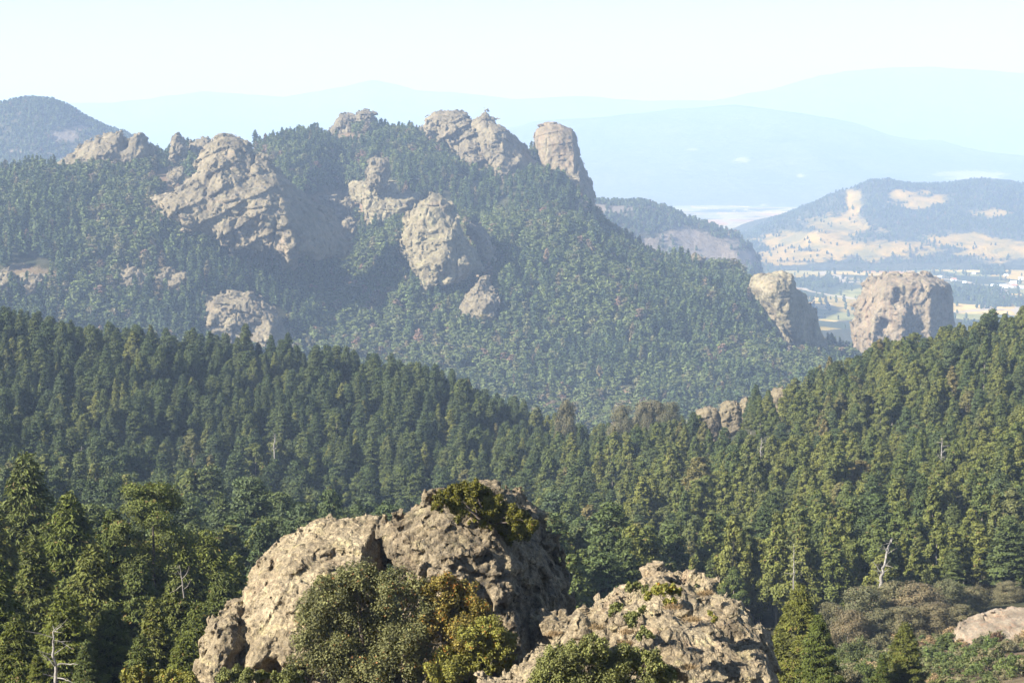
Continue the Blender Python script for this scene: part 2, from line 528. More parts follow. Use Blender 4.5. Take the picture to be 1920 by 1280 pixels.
def ground_open(u, v, w):
    o = np.zeros(len(u))
    far = w[:, 1] > 1700
    o = np.where(far, open_mask(OPEN_G, u, v, 1.0), 0)
    near = w[:, 1] < 300
    o = np.where(near, np.maximum(o, 0.62 * sstep(1440, 1760, u)), o)
    o = np.where(w[:, 1] < 110, 0.6, o)
    return np.clip(o, 0, 1)

m_ground = land_mat("forest_floor", ((0.030, 0.036, 0.018), (0.06, 0.055, 0.03)), ((0.11, 0.085, 0.045), (0.19, 0.145, 0.085)), 14.0, (0.15, 0.10, 0.065))
Ysg = np.concatenate([np.geomspace(3, 250, 70), np.linspace(256, 1200, 110), np.linspace(1220, 1800, 24), np.linspace(1812, 3100, 150), np.linspace(3140, 4650, 24)])
g = link("ground", terr.mesh("ground", np.linspace(-700, 2600, 420), Ysg, m_ground, ground_open))
tag(g, kind='structure')

# ------------------------------------------------------------------ valley floor and far hills
def make_valley():
    m, N, L = new_mat("valley_fields")
    tc = N.new("ShaderNodeTexCoord").outputs["Object"]
    mp = N.new("ShaderNodeMapping"); L.new(tc, mp.inputs[0]); mp.inputs["Scale"].default_value = (1 / 190., 1 / 420., 0.0); mp.inputs["Rotation"].default_value = (0, 0, 0.25)
    wob = N.new("ShaderNodeTexNoise"); wob.inputs["Scale"].default_value = 0.004; L.new(tc, wob.inputs["Vector"])
    ad = N.new("ShaderNodeVectorMath"); ad.operation = 'MULTIPLY_ADD'; L.new(wob.outputs["Color"], ad.inputs[0]); ad.inputs[1].default_value = (0.9, 0.9, 0); L.new(mp.outputs[0], ad.inputs[2])
    vo = N.new("ShaderNodeTexVoronoi"); vo.inputs["Scale"].default_value = 1.0; L.new(ad.outputs[0], vo.inputs["Vector"])
    sep = N.new("ShaderNodeSeparateColor"); L.new(vo.outputs["Color"], sep.inputs[0])
    col = ramp(N, L, sep.outputs[0], [(0.0, (0.30, 0.22, 0.07)), (0.2, (0.42, 0.29, 0.09)), (0.4, (0.22, 0.21, 0.08)), (0.55, (0.46, 0.33, 0.13)), (0.7, (0.38, 0.21, 0.08)), (0.85, (0.30, 0.25, 0.10)), (0.95, (0.08, 0.09, 0.045))], 'CONSTANT')
    n1 = noise_node(N, L, tc, 1 / 60., 6, 0.7)
    col = mixc(N, L, 1.0, col, ramp(N, L, n1, [(0.35, (0.65, 0.68, 0.62)), (0.6, (1.15, 1.1, 1.05))]), 'MULTIPLY')
    n2 = noise_node(N, L, tc, 1 / 520., 5, 0.65)
    col = mixc(N, L, ramp(N, L, n2, [(0.53, (0, 0, 0)), (0.57, (1, 1, 1))]), col, (0.045, 0.055, 0.03))
    # pale dirt road lines between fields
    ve = N.new("ShaderNodeTexVoronoi"); ve.feature = 'DISTANCE_TO_EDGE'; ve.inputs["Scale"].default_value = 0.45; L.new(ad.outputs[0], ve.inputs["Vector"])
    col = mixc(N, L, ramp(N, L, ve.outputs["Distance"], [(0.012, (1, 1, 1)), (0.02, (0, 0, 0))]), col, (0.32, 0.26, 0.18))
    d = N.new("ShaderNodeBsdfDiffuse"); L.new(col, d.inputs[0])
    o = N.new("ShaderNodeOutputMaterial"); L.new(d.outputs[0], o.inputs[0])
    us = np.linspace(-700, 2600, 160); Ys = np.geomspace(3500, 12500, 160)
    U, Y = np.meshgrid(us, Ys, indexing='ij'); X = (U - 960) / FPX * Y
    Z = VALLEY_Z + fbm(np.stack([X.ravel() / 600, Y.ravel() / 600, 0 * X.ravel()], 1), 4) * 16
    v = np.stack([X.ravel(), Y.ravel(), Z], 1)
    idx = np.arange(U.size).reshape(U.shape)
    f = np.stack([idx[:-1, :-1], idx[1:, :-1], idx[1:, 1:], idx[:-1, 1:]], -1).reshape(-1, 4)
    o_ = link("valley", mesh_np("valley", v, f, m, True)); tag(o_, kind='structure')
    return o_
make_valley()
# the plain goes on to the horizon
pl = link("plain", mesh_np("plain", [(-29000, 12000, VALLEY_Z - 22), (29000, 12000, VALLEY_Z - 22), (29000, 30000, VALLEY_Z - 22), (-29000, 30000, VALLEY_Z - 22)], [(0, 1, 2, 3)],
          plain_mat("plain_soil", (0.05, 0.06, 0.035), (0.10, 0.10, 0.055), 0.0008)))
tag(pl, kind='structure')
sk = link("lowland", mesh_np("lowland", [(-29000, 3400, VALLEY_Z - 24), (29000, 3400, VALLEY_Z - 24), (29000, 12000, VALLEY_Z - 24), (-29000, 12000, VALLEY_Z - 24)], [(0, 1, 2, 3)], pl.data.materials[0]))
tag(sk, kind='structure')

def hill(name, crest, Yc, Yf, Yb, mat, amp, wl, us, ny, opens=(), vbase=None):
    zb = VALLEY_Z - 30
    def flat(Y):
        return proj(0, Y, zb)[1]
    rws = [[(u, Yf - 60, flat(Yf - 60)) for u, v in crest], [(u, Yf, flat(Yf)) for u, v in crest],
           [(u, Yf + (Yc - Yf) * 0.52, flat(Yf + (Yc - Yf) * .52) * 0.46 + v * 0.54) for u, v in crest],
           [(u, Yc, v) for u, v in crest], [(u, Yb, flat(Yb)) for u, v in crest], [(u, Yb + 60, flat(Yb)) for u, v in crest]]
    def nf(x, y):
        p = np.stack([x / wl, y / wl, 0 * x + 3.3], 1)
        return fbm(p, 5, 0.5, ridged=True) * amp * sstep(Yf, Yf + (Yc - Yf) * .4, y) * (1 - 0.55 * np.exp(-((y - Yc) / (0.10 * (Yc - Yf)))**2))
    t = Terrain(rws, nf)
    def of(u, v, w):
        return open_mask(opens, u, v) if len(opens) else np.zeros(len(u))
    o = link(name, t.mesh(name, us, np.concatenate([np.linspace(Yf - 60, Yc * 1.01, ny), np.linspace(Yc * 1.015, Yb + 60, 20)]), mat, of))
    tag(o, kind='structure')
    return t, o

m_hill = land_mat("hill_woodland", ((0.040, 0.048, 0.026), (0.075, 0.075, 0.04)), ((0.33, 0.205, 0.045), (0.46, 0.30, 0.075)), 120.0, (0.20, 0.16, 0.05), bump=14.0)
m_hill2 = land_mat("hill_scrub", ((0.04, 0.045, 0.025), (0.085, 0.075, 0.045)), ((0.15, 0.115, 0.085), (0.24, 0.19, 0.13)), 90.0, (0.16, 0.135, 0.11), bump=10.0)
m_ridge = land_mat("ridge_woodland", ((0.05, 0.06, 0.04), (0.09, 0.085, 0.06)), ((0.25, 0.2, 0.14), (0.33, 0.27, 0.17)), 500.0, bump=30.0)

hill_right, _ = hill("hill", [(1180, 520), (1300, 480), (1395, 442), (1440, 422), (1480, 405), (1560, 368), (1630, 343), (1700, 347), (1760, 350), (1840, 346), (1920, 360), (2200, 400), (2700, 480)],
     7600, 6200, 9200, m_hill, 55, 700, np.linspace(1180, 2700, 260), 110,
     [(1575, 425, 60, 22), (1640, 470, 120, 16), (1730, 376, 42, 12), (1690, 365, 20, 9), (1520, 455, 90, 22), (1470, 480, 70, 14), (1800, 450, 60, 14), (1880, 470, 70, 20), (1600, 380, 14, 26), (1860, 400, 40, 8)])
hill_mid, _ = hill("rocky_hill", [(900, 470), (1040, 400), (1120, 383), (1200, 383), (1235, 392), (1262, 400), (1300, 420), (1330, 430), (1350, 440), (1385, 450), (1410, 470), (1424, 490), (1430, 520), (1450, 590), (1500, 612)],
     4700, 4250, 5600, m_hill2, 16, 320, np.linspace(900, 1500, 230), 100,
     [(1150, 392, 55, 8), (1330, 470, 80, 26), (1290, 445, 55, 14), (1390, 480, 40, 18), (1250, 500, 40, 16), (1220, 470, 22, 24)])
hill_left, _ = hill("left_hill", [(-1200, 330), (-400, 270), (-200, 235), (0, 204), (40, 196), (75, 193), (105, 197), (130, 207), (165, 228), (200, 246), (235, 256), (270, 272), (310, 292), (380, 330), (560, 420)],
     4900, 4200, 6000, m_hill2, 30, 420, np.linspace(-700, 560, 240), 90,
     [(120, 255, 26, 10), (150, 240, 12, 5), (40, 285, 20, 3), (140, 300, 30, 5)])
hill("blue_mountain", [(-900, 330), (300, 330), (700, 300), (900, 262), (1040, 232), (1120, 226), (1200, 219), (1290, 211), (1375, 206), (1420, 210), (1500, 215), (1560, 222), (1620, 240), (1700, 262), (1800, 285), (1900, 305), (2800, 400)],
     17000, 13000, 20500, m_ridge, 120, 1500, np.linspace(-700, 2600, 300), 90, [(1390, 300, 14, 4), (1430, 385, 16, 5), (1820, 330, 60, 10), (1500, 330, 10, 3), (1300, 280, 14, 3)])
hill("far_ridge", [(-900, 215), (0, 205), (100, 205), (200, 200), (300, 188), (385, 177), (470, 187), (540, 188), (620, 176), (705, 161), (780, 178), (850, 176), (960, 188), (1040, 187), (1100, 186), (1200, 192), (1330, 190), (1430, 172), (1500, 152), (1580, 137), (1680, 129), (1740, 128), (1800, 133), (1880, 142), (1960, 152), (2800, 200)],
     24000, 20000, 28500, m_ridge, 150, 2500, np.linspace(-700, 2600, 300), 60)

# ------------------------------------------------------------------ haze
def make_haze(density, color, aniso):
    m, N, L = new_mat("haze_air")
    pv = N.new("ShaderNodeVolumePrincipled")
    pv.inputs["Color"].default_value = (*color, 1)
    pv.inputs["Density"].default_value = density
    pv.inputs["Anisotropy"].default_value = aniso
    pv.inputs["Density Attribute"].default_value = ""
    pv.inputs["Color Attribute"].default_value = ""
    o = N.new("ShaderNodeOutputMaterial"); L.new(pv.outputs[0], o.inputs["Volume"])
    try: m.cycles.homogeneous_volume = True
    except Exception: pass
    x0, x1, y0, y1, z0, z1 = -30000, 30000, -400, 30600, VALLEY_Z - 60, 960
    v = [(x, y, z) for x in (x0, x1) for y in (y0, y1) for z in (z0, z1)]
    f = [(0, 1, 3, 2), (4, 6, 7, 5), (0, 4, 5, 1), (2, 3, 7, 6), (0, 2, 6, 4), (1, 5, 7, 3)]
    o_ = link("haze", mesh_np("haze", v, f, m)); tag(o_, kind='stuff')
HAZE_D, HAZE_C, HAZE_G = 0.88e-4, (0.54, 0.71, 1.0), 0.0
make_haze(HAZE_D, HAZE_C, HAZE_G)

# ------------------------------------------------------------------ rocks
ROCKS = []       # (pixel outline, distance at the foot, distance at the top, margin) used to keep trees off the stone

ROCK_OBJ = []

def rock(name, label, cat, poly, Ybot, Ytop, W, R, res, mat, hints=(), strata=None, cracks=None, rough=(), knobs=None, edge=0.5, seed=0.0, group=None, keep=True, fine=None, back=None, pits=None, cuts=(), chip=(), drop=0, flat=False, xsl=0.0, flute=None):
    """A solid rock: outline poly (pixels), standing from distance Ybot (foot) to Ytop (top); W thickness in front, R metres over which it rounds off."""
    pu = np.array([p[0] for p in poly], float); pv = np.array([p[1] for p in poly], float)
    if drop:
        pv = np.where(pv > pv.max() - 0.3 * (pv.max() - pv.min()), pv + drop, pv)
    vt, vb = pv.min(), pv.max()
    Yp = Ybot + (Ytop - Ybot) * (vb - pv) / (vb - vt)
    xc = (pu.mean() - 960) / FPX * Ybot
    for _ in range(3):
        px, _, pz = P(pu, pv, Yp)
        Yp = Ybot + (Ytop - Ybot) * (vb - pv) / (vb - vt) + xsl * (px - xc)
    zb, zt = pz.min(), pz.max()
    B = back if back else W
    hs = []
    for (hu, hv, dy, rad) in hints:
        Yh = Ybot + (Ytop - Ybot) * (vb - hv) / (vb - vt)
        hx, _, hz = P(hu, hv, Yh); hs.append((float(hx), float(hz), dy, rad * Yh / FPX))
    mnH = min([0] + [h[2] for h in hs]); mxH = max([0] + [h[2] for h in hs])
    xs = np.arange(px.min() - 4 * res, px.max() + 4 * res, res)
    zs = np.arange(zb - 4 * res, zt + 4 * res, res)
    tilt = (Ytop - Ybot) / max(zt - zb, 1e-6)
    X2, Z2 = np.meshgrid(xs, zs, indexing='ij')
    D2 = poly_sdf(px, pz, X2, Z2)
    Fs = tilt * (Z2 - zb)
    hsum = np.zeros_like(X2)
    for hx, hz, dy, rad in hs:
        hsum += dy * np.exp(-((X2 - hx)**2 + (Z2 - hz)**2) / rad**2)
    for (u1, v1, u2, v2, sl) in cuts:      # beyond the line (on its right, looking from point 1 to 2 downwards) the face turns away
        def w_(cu, cv):
            a_, _, b_ = P(cu, cv, Ybot + (Ytop - Ybot) * (vb - cv) / (vb - vt)); return float(a_), float(b_)
        (ax, az), (bx, bz) = w_(u1, v1), w_(u2, v2)
        ln = math.hypot(bx - ax, bz - az)
        sd = -((X2 - ax) * (bz - az) - (Z2 - az) * (bx - ax)) / ln
        hsum += sl * np.maximum(0, sd)
    pad = 3 * res + 0.12 * W
    # slanted grid: y measured from the tilted mid plane
    inn = D2 < 4 * res
    ys = np.arange(-W * 1.25 + min(0, hsum[inn].min()) - pad, B * 1.1 + max(0, hsum[inn].max()) + pad, res)
    nx, ny, nz = len(xs), len(ys), len(zs)
    def field(D, X, Yl, Z, h, dW=0.0):
        t = np.clip(-D / R, 0, 1); pr = np.sqrt(t * (2 - t))
        wf = W * (0.22 + 0.78 * pr); wb = B * (0.22 + 0.78 * pr)
        d = np.maximum(h - wf - Yl, Yl - wb - h) * 0.8
        return np.maximum(d, D)
    Y3 = ys[None, :, None]
    base = field(D2[:, None, :], X2[:, None, :], Y3, Z2[:, None, :], hsum[:, None, :])
    band_w = (flute[1] if flute else 0) + sum(a for _, a in rough) * 1.2 + (strata[2] if strata else 0) + (cracks[1] if cracks else 0) + (knobs[1] if knobs else 0) + (pits[1] if pits else 0) + sum(a for _, a in chip) + 3 * res
    mask = np.abs(base) < band_w
    I = np.argwhere(mask)
    Xb, Yb, Zb = xs[I[:, 0]], ys[I[:, 1]], zs[I[:, 2]]
    Yw = Yb + tilt * (Zb - zb) + xsl * (Xb - xc)
    p = np.stack([Xb, Yw, Zb], 1) + seed * 13.7
    D = D2[I[:, 0], I[:, 2]].astype(np.float32); h = hsum[I[:, 0], I[:, 2]]
    dd = np.zeros(len(I), np.float32)
    for (sc, am) in rough:
        n = fbm(p / sc, 3, 0.5)
        dd += n * am
    dW = np.zeros(len(I), np.float32)
    if strata:
        ang, per, amp, warp = strata
        a = radians(ang)
        s = (Zb * cos(a) - Xb * sin(a) + 0.1 * Yb) / per + warp * vnoise(p / (per * 4)) + 0.35 * warp * vnoise(p / (per * 1.3))
        fr = s - np.floor(s)
        bed = VAL[PERM[np.floor(s).astype(int) & 255]]
        presence = sstep(-0.45, 0.25, vnoise(p / (per * 3.1) + 40))
        dd -= amp * (0.55 + 0.45 * bed) * ((1 - fr)**1.5 * sstep(0, 0.06, fr) - 0.4) * presence
    if cracks:
        sc, am = cracks
        q = p * np.array([1, 0.6, 0.35])
        n = np.abs(vnoise(q / sc + 3)) + 0.15 * np.abs(vnoise(q / (sc * 0.3)))
        dd += am * np.exp(-(n / 0.07)**2)
        q = p * np.array([0.5, 0.6, 1.2])
        n = np.abs(vnoise(q / (sc * 1.4) + 13))
        dd += am * 0.6 * np.exp(-(n / 0.05)**2)
    if flute:
        sc, am = flute
        dd += am * (vnoise(p / np.array([sc, sc, sc * 9.0])) + 0.5 * vnoise(p / np.array([sc * .4, sc * .4, sc * 5.0])))
    if pits:
        sc, am = pits
        n = vnoise(p / sc + 71) + 0.35 * vnoise(p / (sc * .4))
        dd += am * sstep(0.15, 0.7, n)
    if knobs:
        sc, am = knobs
        f1, f2, idv = worley(p / sc + fbm(p / sc, 2)[:, None] * 0.35)
        kn = (0.62 - f1) * (0.6 + 0.6 * idv)
        msk = sstep(-0.35, 0.35, fbm(p / (sc * 4.5) + 8, 2) + 0.15)
        f1b, _, idb = worley(p / (sc * 0.42) + 5)
        dd -= am * (kn * msk * 1.3 + 0.42 * (0.55 - f1b) * (0.5 + 0.5 * idb))
    if chip:
        ca = sum(a for _, a in chip)
        nr = np.nonzero(np.abs(np.where(D > 0.5, D, field(D, Xb, Yb, Zb, h)) + dd) < ca * 1.4 + 2 * res)[0]
        pn = p[nr]; wv = vnoise(pn / chip[0][0] * 1.3)[:, None] * 0.3
        for sc, am in chip:
            dd[nr] += am * chips(pn / sc + wv)
    De = D + edge * dd * 0.4
    nf_ = field(De, Xb, Yb, Zb, h) + dd * (1 - 0.0)
    vol = base.astype(np.float32); vol[mask] = nf_
    vol[0] = vol[-1] = 1; vol[:, 0] = 1; vol[:, -1] = 1; vol[:, :, 0] = 1; vol[:, :, -1] = 1
    v, f = surface_nets(vol, (xs[0], ys[0], zs[0]), res)
    v[:, 1] += tilt * (v[:, 2] - zb) + xsl * (v[:, 0] - xc)
    # keep only the main body: drop small floating crumbs
    if fine:
        e1 = v[f[:, 1]] - v[f[:, 0]]; e2 = v[f[:, 3]] - v[f[:, 0]]
        fn = np.cross(e1, e2); vn = np.zeros_like(v)
        for k in range(4): np.add.at(vn, f[:, k], fn)
        vn = unit(vn)
        for sc, am in fine:
            v = v + vn * (fbm(v / sc + seed, 3, 0.6) * am)[:, None]
    cx, cy, cz = float(px.mean()), Ybot, float(zb)
    v = v + np.array([0, Ybot, 0]) - np.array([cx, cy, cz])
    # islands: keep those reachable from the largest
    n = len(v); lab = np.arange(n)
    for _ in range(400):
        mn = lab[f].min(1); new = lab.copy()
        for k in range(4): np.minimum.at(new, f[:, k], mn)
        new = new[new]
        if (new == lab).all(): break
        lab = new
    vals, cnt = np.unique(lab, return_counts=True); mainl = vals[np.argmax(cnt)]
    if len(vals) > 1:
        kf = lab[f[:, 0]] == mainl; f = f[kf]
        used = np.unique(f); re = np.full(n, -1); re[used] = np.arange(len(used)); v = v[used]; f = re[f]
    me = mesh_np(name, v, f, mat, not flat)
    o = link(name, me, loc=(cx, cy, cz))
    if cat: tag(o, label, cat, group)
    if keep:
        ROCKS.append((poly, Ybot, Ytop)); ROCK_OBJ.append((v + np.array([cx, cy, cz]), f))
    return o

TAN = ((0.0943, 0.0782, 0.0498), (0.1603, 0.1321, 0.0815), (0.2310, 0.1895, 0.1192))
m_fr = rock_mat("mountain_rock", 26.0, TAN, stain=(0.08, 0.07, 0.065), lichen=(0.22, 0.215, 0.13), streaks=0.55, lich=0.3, bump=0.9)
m_fr_pale = rock_mat("pale_cliff_rock", 26.0, ((0.1155, 0.0969, 0.0586), (0.1848, 0.1557, 0.0937), (0.2587, 0.2206, 0.1367)), stain=(0.0924, 0.0735, 0.0547), lichen=(0.2680, 0.2509, 0.1250), streaks=0.45, lich=0.5, bump=0.9)
m_fr_red = rock_mat("streaked_rock", 30.0, ((0.1223, 0.0995, 0.0618), (0.1788, 0.1410, 0.0889), (0.2352, 0.1903, 0.1236)), stain=(0.1788, 0.1081, 0.0696), lichen=(0.2352, 0.2076, 0.1159), streaks=0.55, lich=0.5, bump=0.9)
m_near = rock_mat("conglomerate", 2.6, ((0.1118, 0.0894, 0.0585), (0.2047, 0.1686, 0.1118), (0.2881, 0.2425, 0.1651)), stain=(0.1032, 0.0860, 0.0731), lichen=(0.3096, 0.2752, 0.1376), streaks=0.35, lich=0.45, bump=1.0, warm=(0.2580, 0.1849, 0.1204), grit=True)
m_near_dark = rock_mat("lichened_shade_conglomerate", 3.4, ((0.0756, 0.0622, 0.0420), (0.1638, 0.1344, 0.0907), (0.2604, 0.2184, 0.1495)), stain=(0.0420, 0.0378, 0.0336), lichen=(0.2520, 0.2268, 0.1260), streaks=0.75, lich=0.4, bump=1.0, warm=(0.1680, 0.1260, 0.0840), grit=True)  # lichened rock, with the flank's shade also put into its darker tones

# --- the mountain's rock formations
SLOPE_ROCK = []
def far(name, label, poly, W, R, res=1.7, mat=None, Yb=None, Yt=None, strata=(18, 17, 5.0, 0.8), cracks=(28, 5), rough=((60, 7), (16, 1.8), (5, 0.8)), **k):
    ub = np.mean([p[0] for p in poly]); vb = max(p[1] for p in poly); vt = min(p[1] for p in poly)
    fitted = bool(k.pop('fit', Yb is None))
    if fitted:
        # lie on the mountainside: a plane through the ground seen behind the outline
        gu, gv = np.meshgrid(np.linspace(min(p[0] for p in poly), max(p[0] for p in poly), 7), np.linspace(vt, vb, 7))
        gu, gv = gu.ravel(), gv.ravel(); ins = in_poly(poly, gu, gv); gu, gv = gu[ins], gv[ins]
        hy = np.array([terr.hit(a, b, 1800, 3150, 260) for a, b in zip(gu, gv)])
        ok = hy < 3140; gu, gv, hy = gu[ok], gv[ok], hy[ok]
        if len(hy) >= 5:
            gx = (gu - 960) / FPX * hy
            A = np.stack([np.ones(len(hy)), (vb - gv) / (vb - vt), gx - (ub - 960) / FPX * hy.mean()], 1)
            A2 = np.concatenate([A, np.array([[0, 0, 40.0 * math.sqrt(len(hy))]])]); b2 = np.append(hy, 0)
            co = np.linalg.lstsq(A2, b2, rcond=None)[0]
            res_ = hy - A @ co
            hm_ = (vb - vt) / FPX * co[0]; Yb = co[0] - 14; Yt = Yb + min(max(co[1], 4), 0.85 * hm_); k['xsl'] = float(np.clip(co[2], -0.22, 0.22))
            k['front'] = 0.0
    if Yb is None: Yb = terr.hit(ub, vb, 1700, 3300)
    if Yt is None: Yt = Yb + 30
    W = W + min(k.pop('front', 0), 40) * 0.8
    k.setdefault('drop', 12); k.setdefault('chip', ((15, 3.0), (7, 1.9), (3.5, 0.9))); k.setdefault('flat', True)
    SLOPE_ROCK.append(fitted or k.pop('clear', False)); k.pop('clear', None)
    return rock(name, label, "rock formation", poly, Yb, Yt, W, R, res, mat or m_fr, strata=strata, cracks=cracks, rough=rough, **k)

far("rock_ridge", "long pale rock ridge with two humps, sloping into firs before the blue hill",
    [(92, 345), (98, 318), (118, 298), (145, 288), (160, 272), (185, 260), (215, 253), (228, 250), (234, 258), (238, 268), (248, 256), (262, 251), (272, 256), (280, 274), (285, 290), (270, 300), (250, 310), (215, 318), (170, 318), (150, 335), (120, 350), (100, 352)],
    26, 26, Yt=2480, Yb=2420, hints=[(236, 275, 26, 7), (200, 285, -6, 25)], cuts=[(262, 250, 276, 300, 2.2)], strata=(28, 15, 5, 0.8), seed=1)
far("rock_spire", "small pointed grey rock spire standing alone on the skyline between two larger outcrops",
    [(318, 292), (322, 272), (328, 258), (337, 253), (345, 262), (352, 275), (354, 292), (336, 297)], 14, 12, res=1.2, Yb=2560, Yt=2568, strata=None, cracks=(14, 2), rough=((12, 2.5), (4, 0.9)), seed=2)
far("rock_hump", "low round rock knob on the skyline beside the pointed spire",
    [(352, 292), (358, 270), (368, 262), (382, 258), (394, 262), (400, 275), (398, 295), (375, 300)], 16, 12, res=1.3, Yb=2590, Yt=2600, strata=None, cracks=(14, 2), rough=((12, 3), (4, 1)), seed=3)
far("slanted_crag", "largest crag of slanting grey rock beds, with a dark shaded right flank",
    [(288, 374), (300, 366), (330, 358), (352, 340), (370, 318), (362, 312), (384, 285), (400, 268), (425, 257), (445, 258), (465, 265), (474, 282), (500, 292), (515, 312), (535, 335), (555, 358), (580, 380), (600, 400), (630, 428), (648, 452), (640, 470), (600, 470), (560, 455), (545, 470), (520, 455), (480, 462), (440, 452), (418, 448), (408, 430), (380, 418), (350, 410), (320, 405), (305, 392)],
    48, 45, res=1.55, fit=True, cuts=[(520, 318, 566, 480, 1.9)], hints=[(340, 390, -10, 40), (480, 430, 14, 22), (440, 350, -8, 40), (470, 330, 16, 28), (500, 385, -14, 26)],
    strata=(27, 22, 6.5, 0.4), cracks=(38, 8), rough=((60, 6), (16, 1.5), (6, 0.8)), seed=4)
far("rock_apron", "broken rock ledges with grass between, at the foot of the slanting crag",
    [(418, 458), (440, 450), (480, 462), (500, 456), (520, 450), (535, 456), (530, 464), (550, 470), (552, 486), (520, 492), (480, 494), (450, 492), (432, 482)],
    22, 10, res=1.4, fit=True, hints=(), strata=(8, 9, 4, 0.9), cracks=(14, 3), seed=5)
far("summit_rock", "flat pale rock on the wooded summit, lying against a darker round block",
    [(616, 240), (628, 225), (640, 216), (655, 214), (664, 218), (668, 230), (664, 242), (640, 246)], 16, 10, res=1.3, Yb=2960, Yt=2965, strata=(15, 9, 2, .6), cracks=(14, 2), rough=((12, 3), (4, 1)), seed=6)
far("summit_block", "darker round block on the wooded summit, beside the flat pale rock",
    [(667, 238), (668, 222), (674, 212), (688, 208), (700, 211), (704, 222), (702, 234), (690, 242), (675, 242)], 14, 9, res=1.2, Yb=2952, Yt=2956, strata=None, cracks=(10, 2), rough=((10, 3), (4, 1)), seed=7)
far("domed_crag", "broad domed crag with sloping grey beds, topmost rock of the mountain",
    [(793, 240), (800, 226), (822, 214), (850, 211), (870, 215), (882, 226), (893, 240), (905, 262), (905, 285), (912, 300), (914, 318), (900, 322), (880, 310), (862, 290), (848, 275), (830, 262), (812, 250)],
    34, 22, res=1.5, Yb=2720, Yt=2815, cuts=[(893, 240, 906, 310, 2.0)], hints=[(860, 262, 10, 16), (840, 232, -8, 25)], strata=(22, 15, 7, 0.8), cracks=(26, 5), seed=8)
far("spired_crag", "jagged crag with a pointed top, tucked behind the right edge of the domed crag",
    [(890, 232), (893, 220), (900, 212), (910, 209), (918, 216), (926, 228), (940, 234), (955, 244), (966, 252), (972, 262), (984, 272), (994, 285), (1000, 298), (1012, 305), (1030, 320), (1046, 342), (1062, 374), (1040, 392), (1000, 375), (960, 350), (930, 328), (915, 305), (900, 275)],
    30, 20, res=1.5, Yb=2590, Yt=2800, cuts=[(945, 235, 940, 330, 1.6)], hints=[(925, 250, -14, 16), (975, 300, -16, 10)], strata=(30, 17, 6, 0.8), cracks=(20, 6), seed=9)
far("rock_tower", "blocky rock tower like a head, on the brink of the mountain",
    [(1003, 262), (1006, 245), (1014, 236), (1030, 232), (1050, 233), (1064, 240), (1076, 248), (1083, 258), (1083, 272), (1088, 290), (1090, 312), (1075, 325), (1050, 320), (1030, 312), (1015, 300), (1008, 280)],
    26, 15, res=1.3, Yb=2730, Yt=2770, cuts=[(1072, 240, 1075, 310, 2.2)], hints=[(1045, 265, -6, 16)], strata=(5, 22, 3.5, 0.6), cracks=(15, 2), rough=((20, 3), (6, 1.2)), chip=((7, 1.0),), mat=m_fr_red, seed=10)
far("cliff_step", "pale rock step with a sheer shaded cliff falling away at the mountain's end",
    [(1030, 335), (1040, 318), (1055, 312), (1072, 316), (1085, 300), (1095, 318), (1100, 335), (1108, 350), (1116, 372), (1120, 395), (1126, 412), (1100, 410), (1085, 390), (1060, 360), (1042, 352)],
    26, 20, res=1.4, Yb=2640, Yt=2760, cuts=[(1085, 312, 1082, 400, 2.0)], hints=[(1050, 330, -10, 16)], strata=(8, 15, 4, 0.7), cracks=(15, 4), seed=11)
far("balanced_rock", "upright egg-shaped boulder balanced on a pale rock ledge",
    [(690, 338), (691, 318), (697, 303), (708, 296), (718, 296), (727, 305), (729, 322), (727, 336), (712, 342)], 17, 15, res=1.2, Yb=2500, Yt=2510, strata=None, cracks=(12, 2.5), rough=((14, 2.5), (5, 1.0)), seed=12)
far("pale_ledge", "pale yellowish rock ledge carrying the egg-shaped boulder",
    [(660, 348), (680, 340), (715, 338), (745, 346), (750, 360), (776, 365), (786, 372), (770, 386), (745, 400), (725, 415), (700, 414), (690, 400), (680, 385), (665, 372)],
    36, 16, res=1.5, fit=True, mat=m_fr_pale, strata=(6, 16, 4, 0.8), cracks=(20, 4), seed=13)
far("buttressed_cliff", "tall greenish grey cliff of ribs and buttresses, under the egg-shaped boulder",
    [(758, 440), (768, 420), (765, 395), (790, 380), (810, 366), (832, 367), (842, 380), (846, 398), (860, 415), (868, 440), (880, 455), (890, 470), (905, 490), (880, 500), (858, 510), (840, 522), (820, 526), (800, 530), (792, 520), (788, 498), (770, 478), (756, 458)],
    34, 26, res=1.45, fit=True, mat=m_fr_pale, cuts=[(866, 420, 876, 520, 1.8)], hints=[(800, 400, -8, 18), (845, 440, -12, 13), (862, 470, 16, 12), (830, 480, -12, 18)], strata=(10, 22, 5, 0.9), cracks=(17, 7), rough=((40, 7), (14, 2.5), (6, 1.0)), seed=14)
far("rock_fin", "narrow leaning rock fin, with shade between it and the tall greenish cliff",
    [(868, 420), (880, 414), (893, 420), (900, 416), (915, 428), (925, 450), (927, 470), (915, 478), (900, 465), (885, 450)],
    22, 12, res=1.3, fit=True, cuts=[(902, 420, 922, 470, 2)], hints=[(890, 445, 16, 8)], strata=(40, 12, 3, 0.8), cracks=(10, 4), seed=15)
far("small_dome", "small rounded outcrop at the end of the dark gully",
    [(634, 424), (642, 414), (655, 410), (666, 414), (668, 428), (660, 440), (642, 438)], 12, 10, res=1.2, Yb=2440, Yt=2448, strata=None, cracks=(9, 2), rough=((10, 2), (4, 1)), seed=16)
far("cone_rock", "pinkish grey pointed rock standing low on the forested slope",
    [(862, 580), (866, 562), (880, 545), (893, 532), (902, 521), (910, 522), (912, 535), (925, 548), (932, 565), (928, 582), (900, 590), (875, 588)],
    24, 20, res=1.3, fit=True, strata=(3, 12, 2.5, 0.7), cracks=(10, 2.5), mat=m_fr, seed=17)
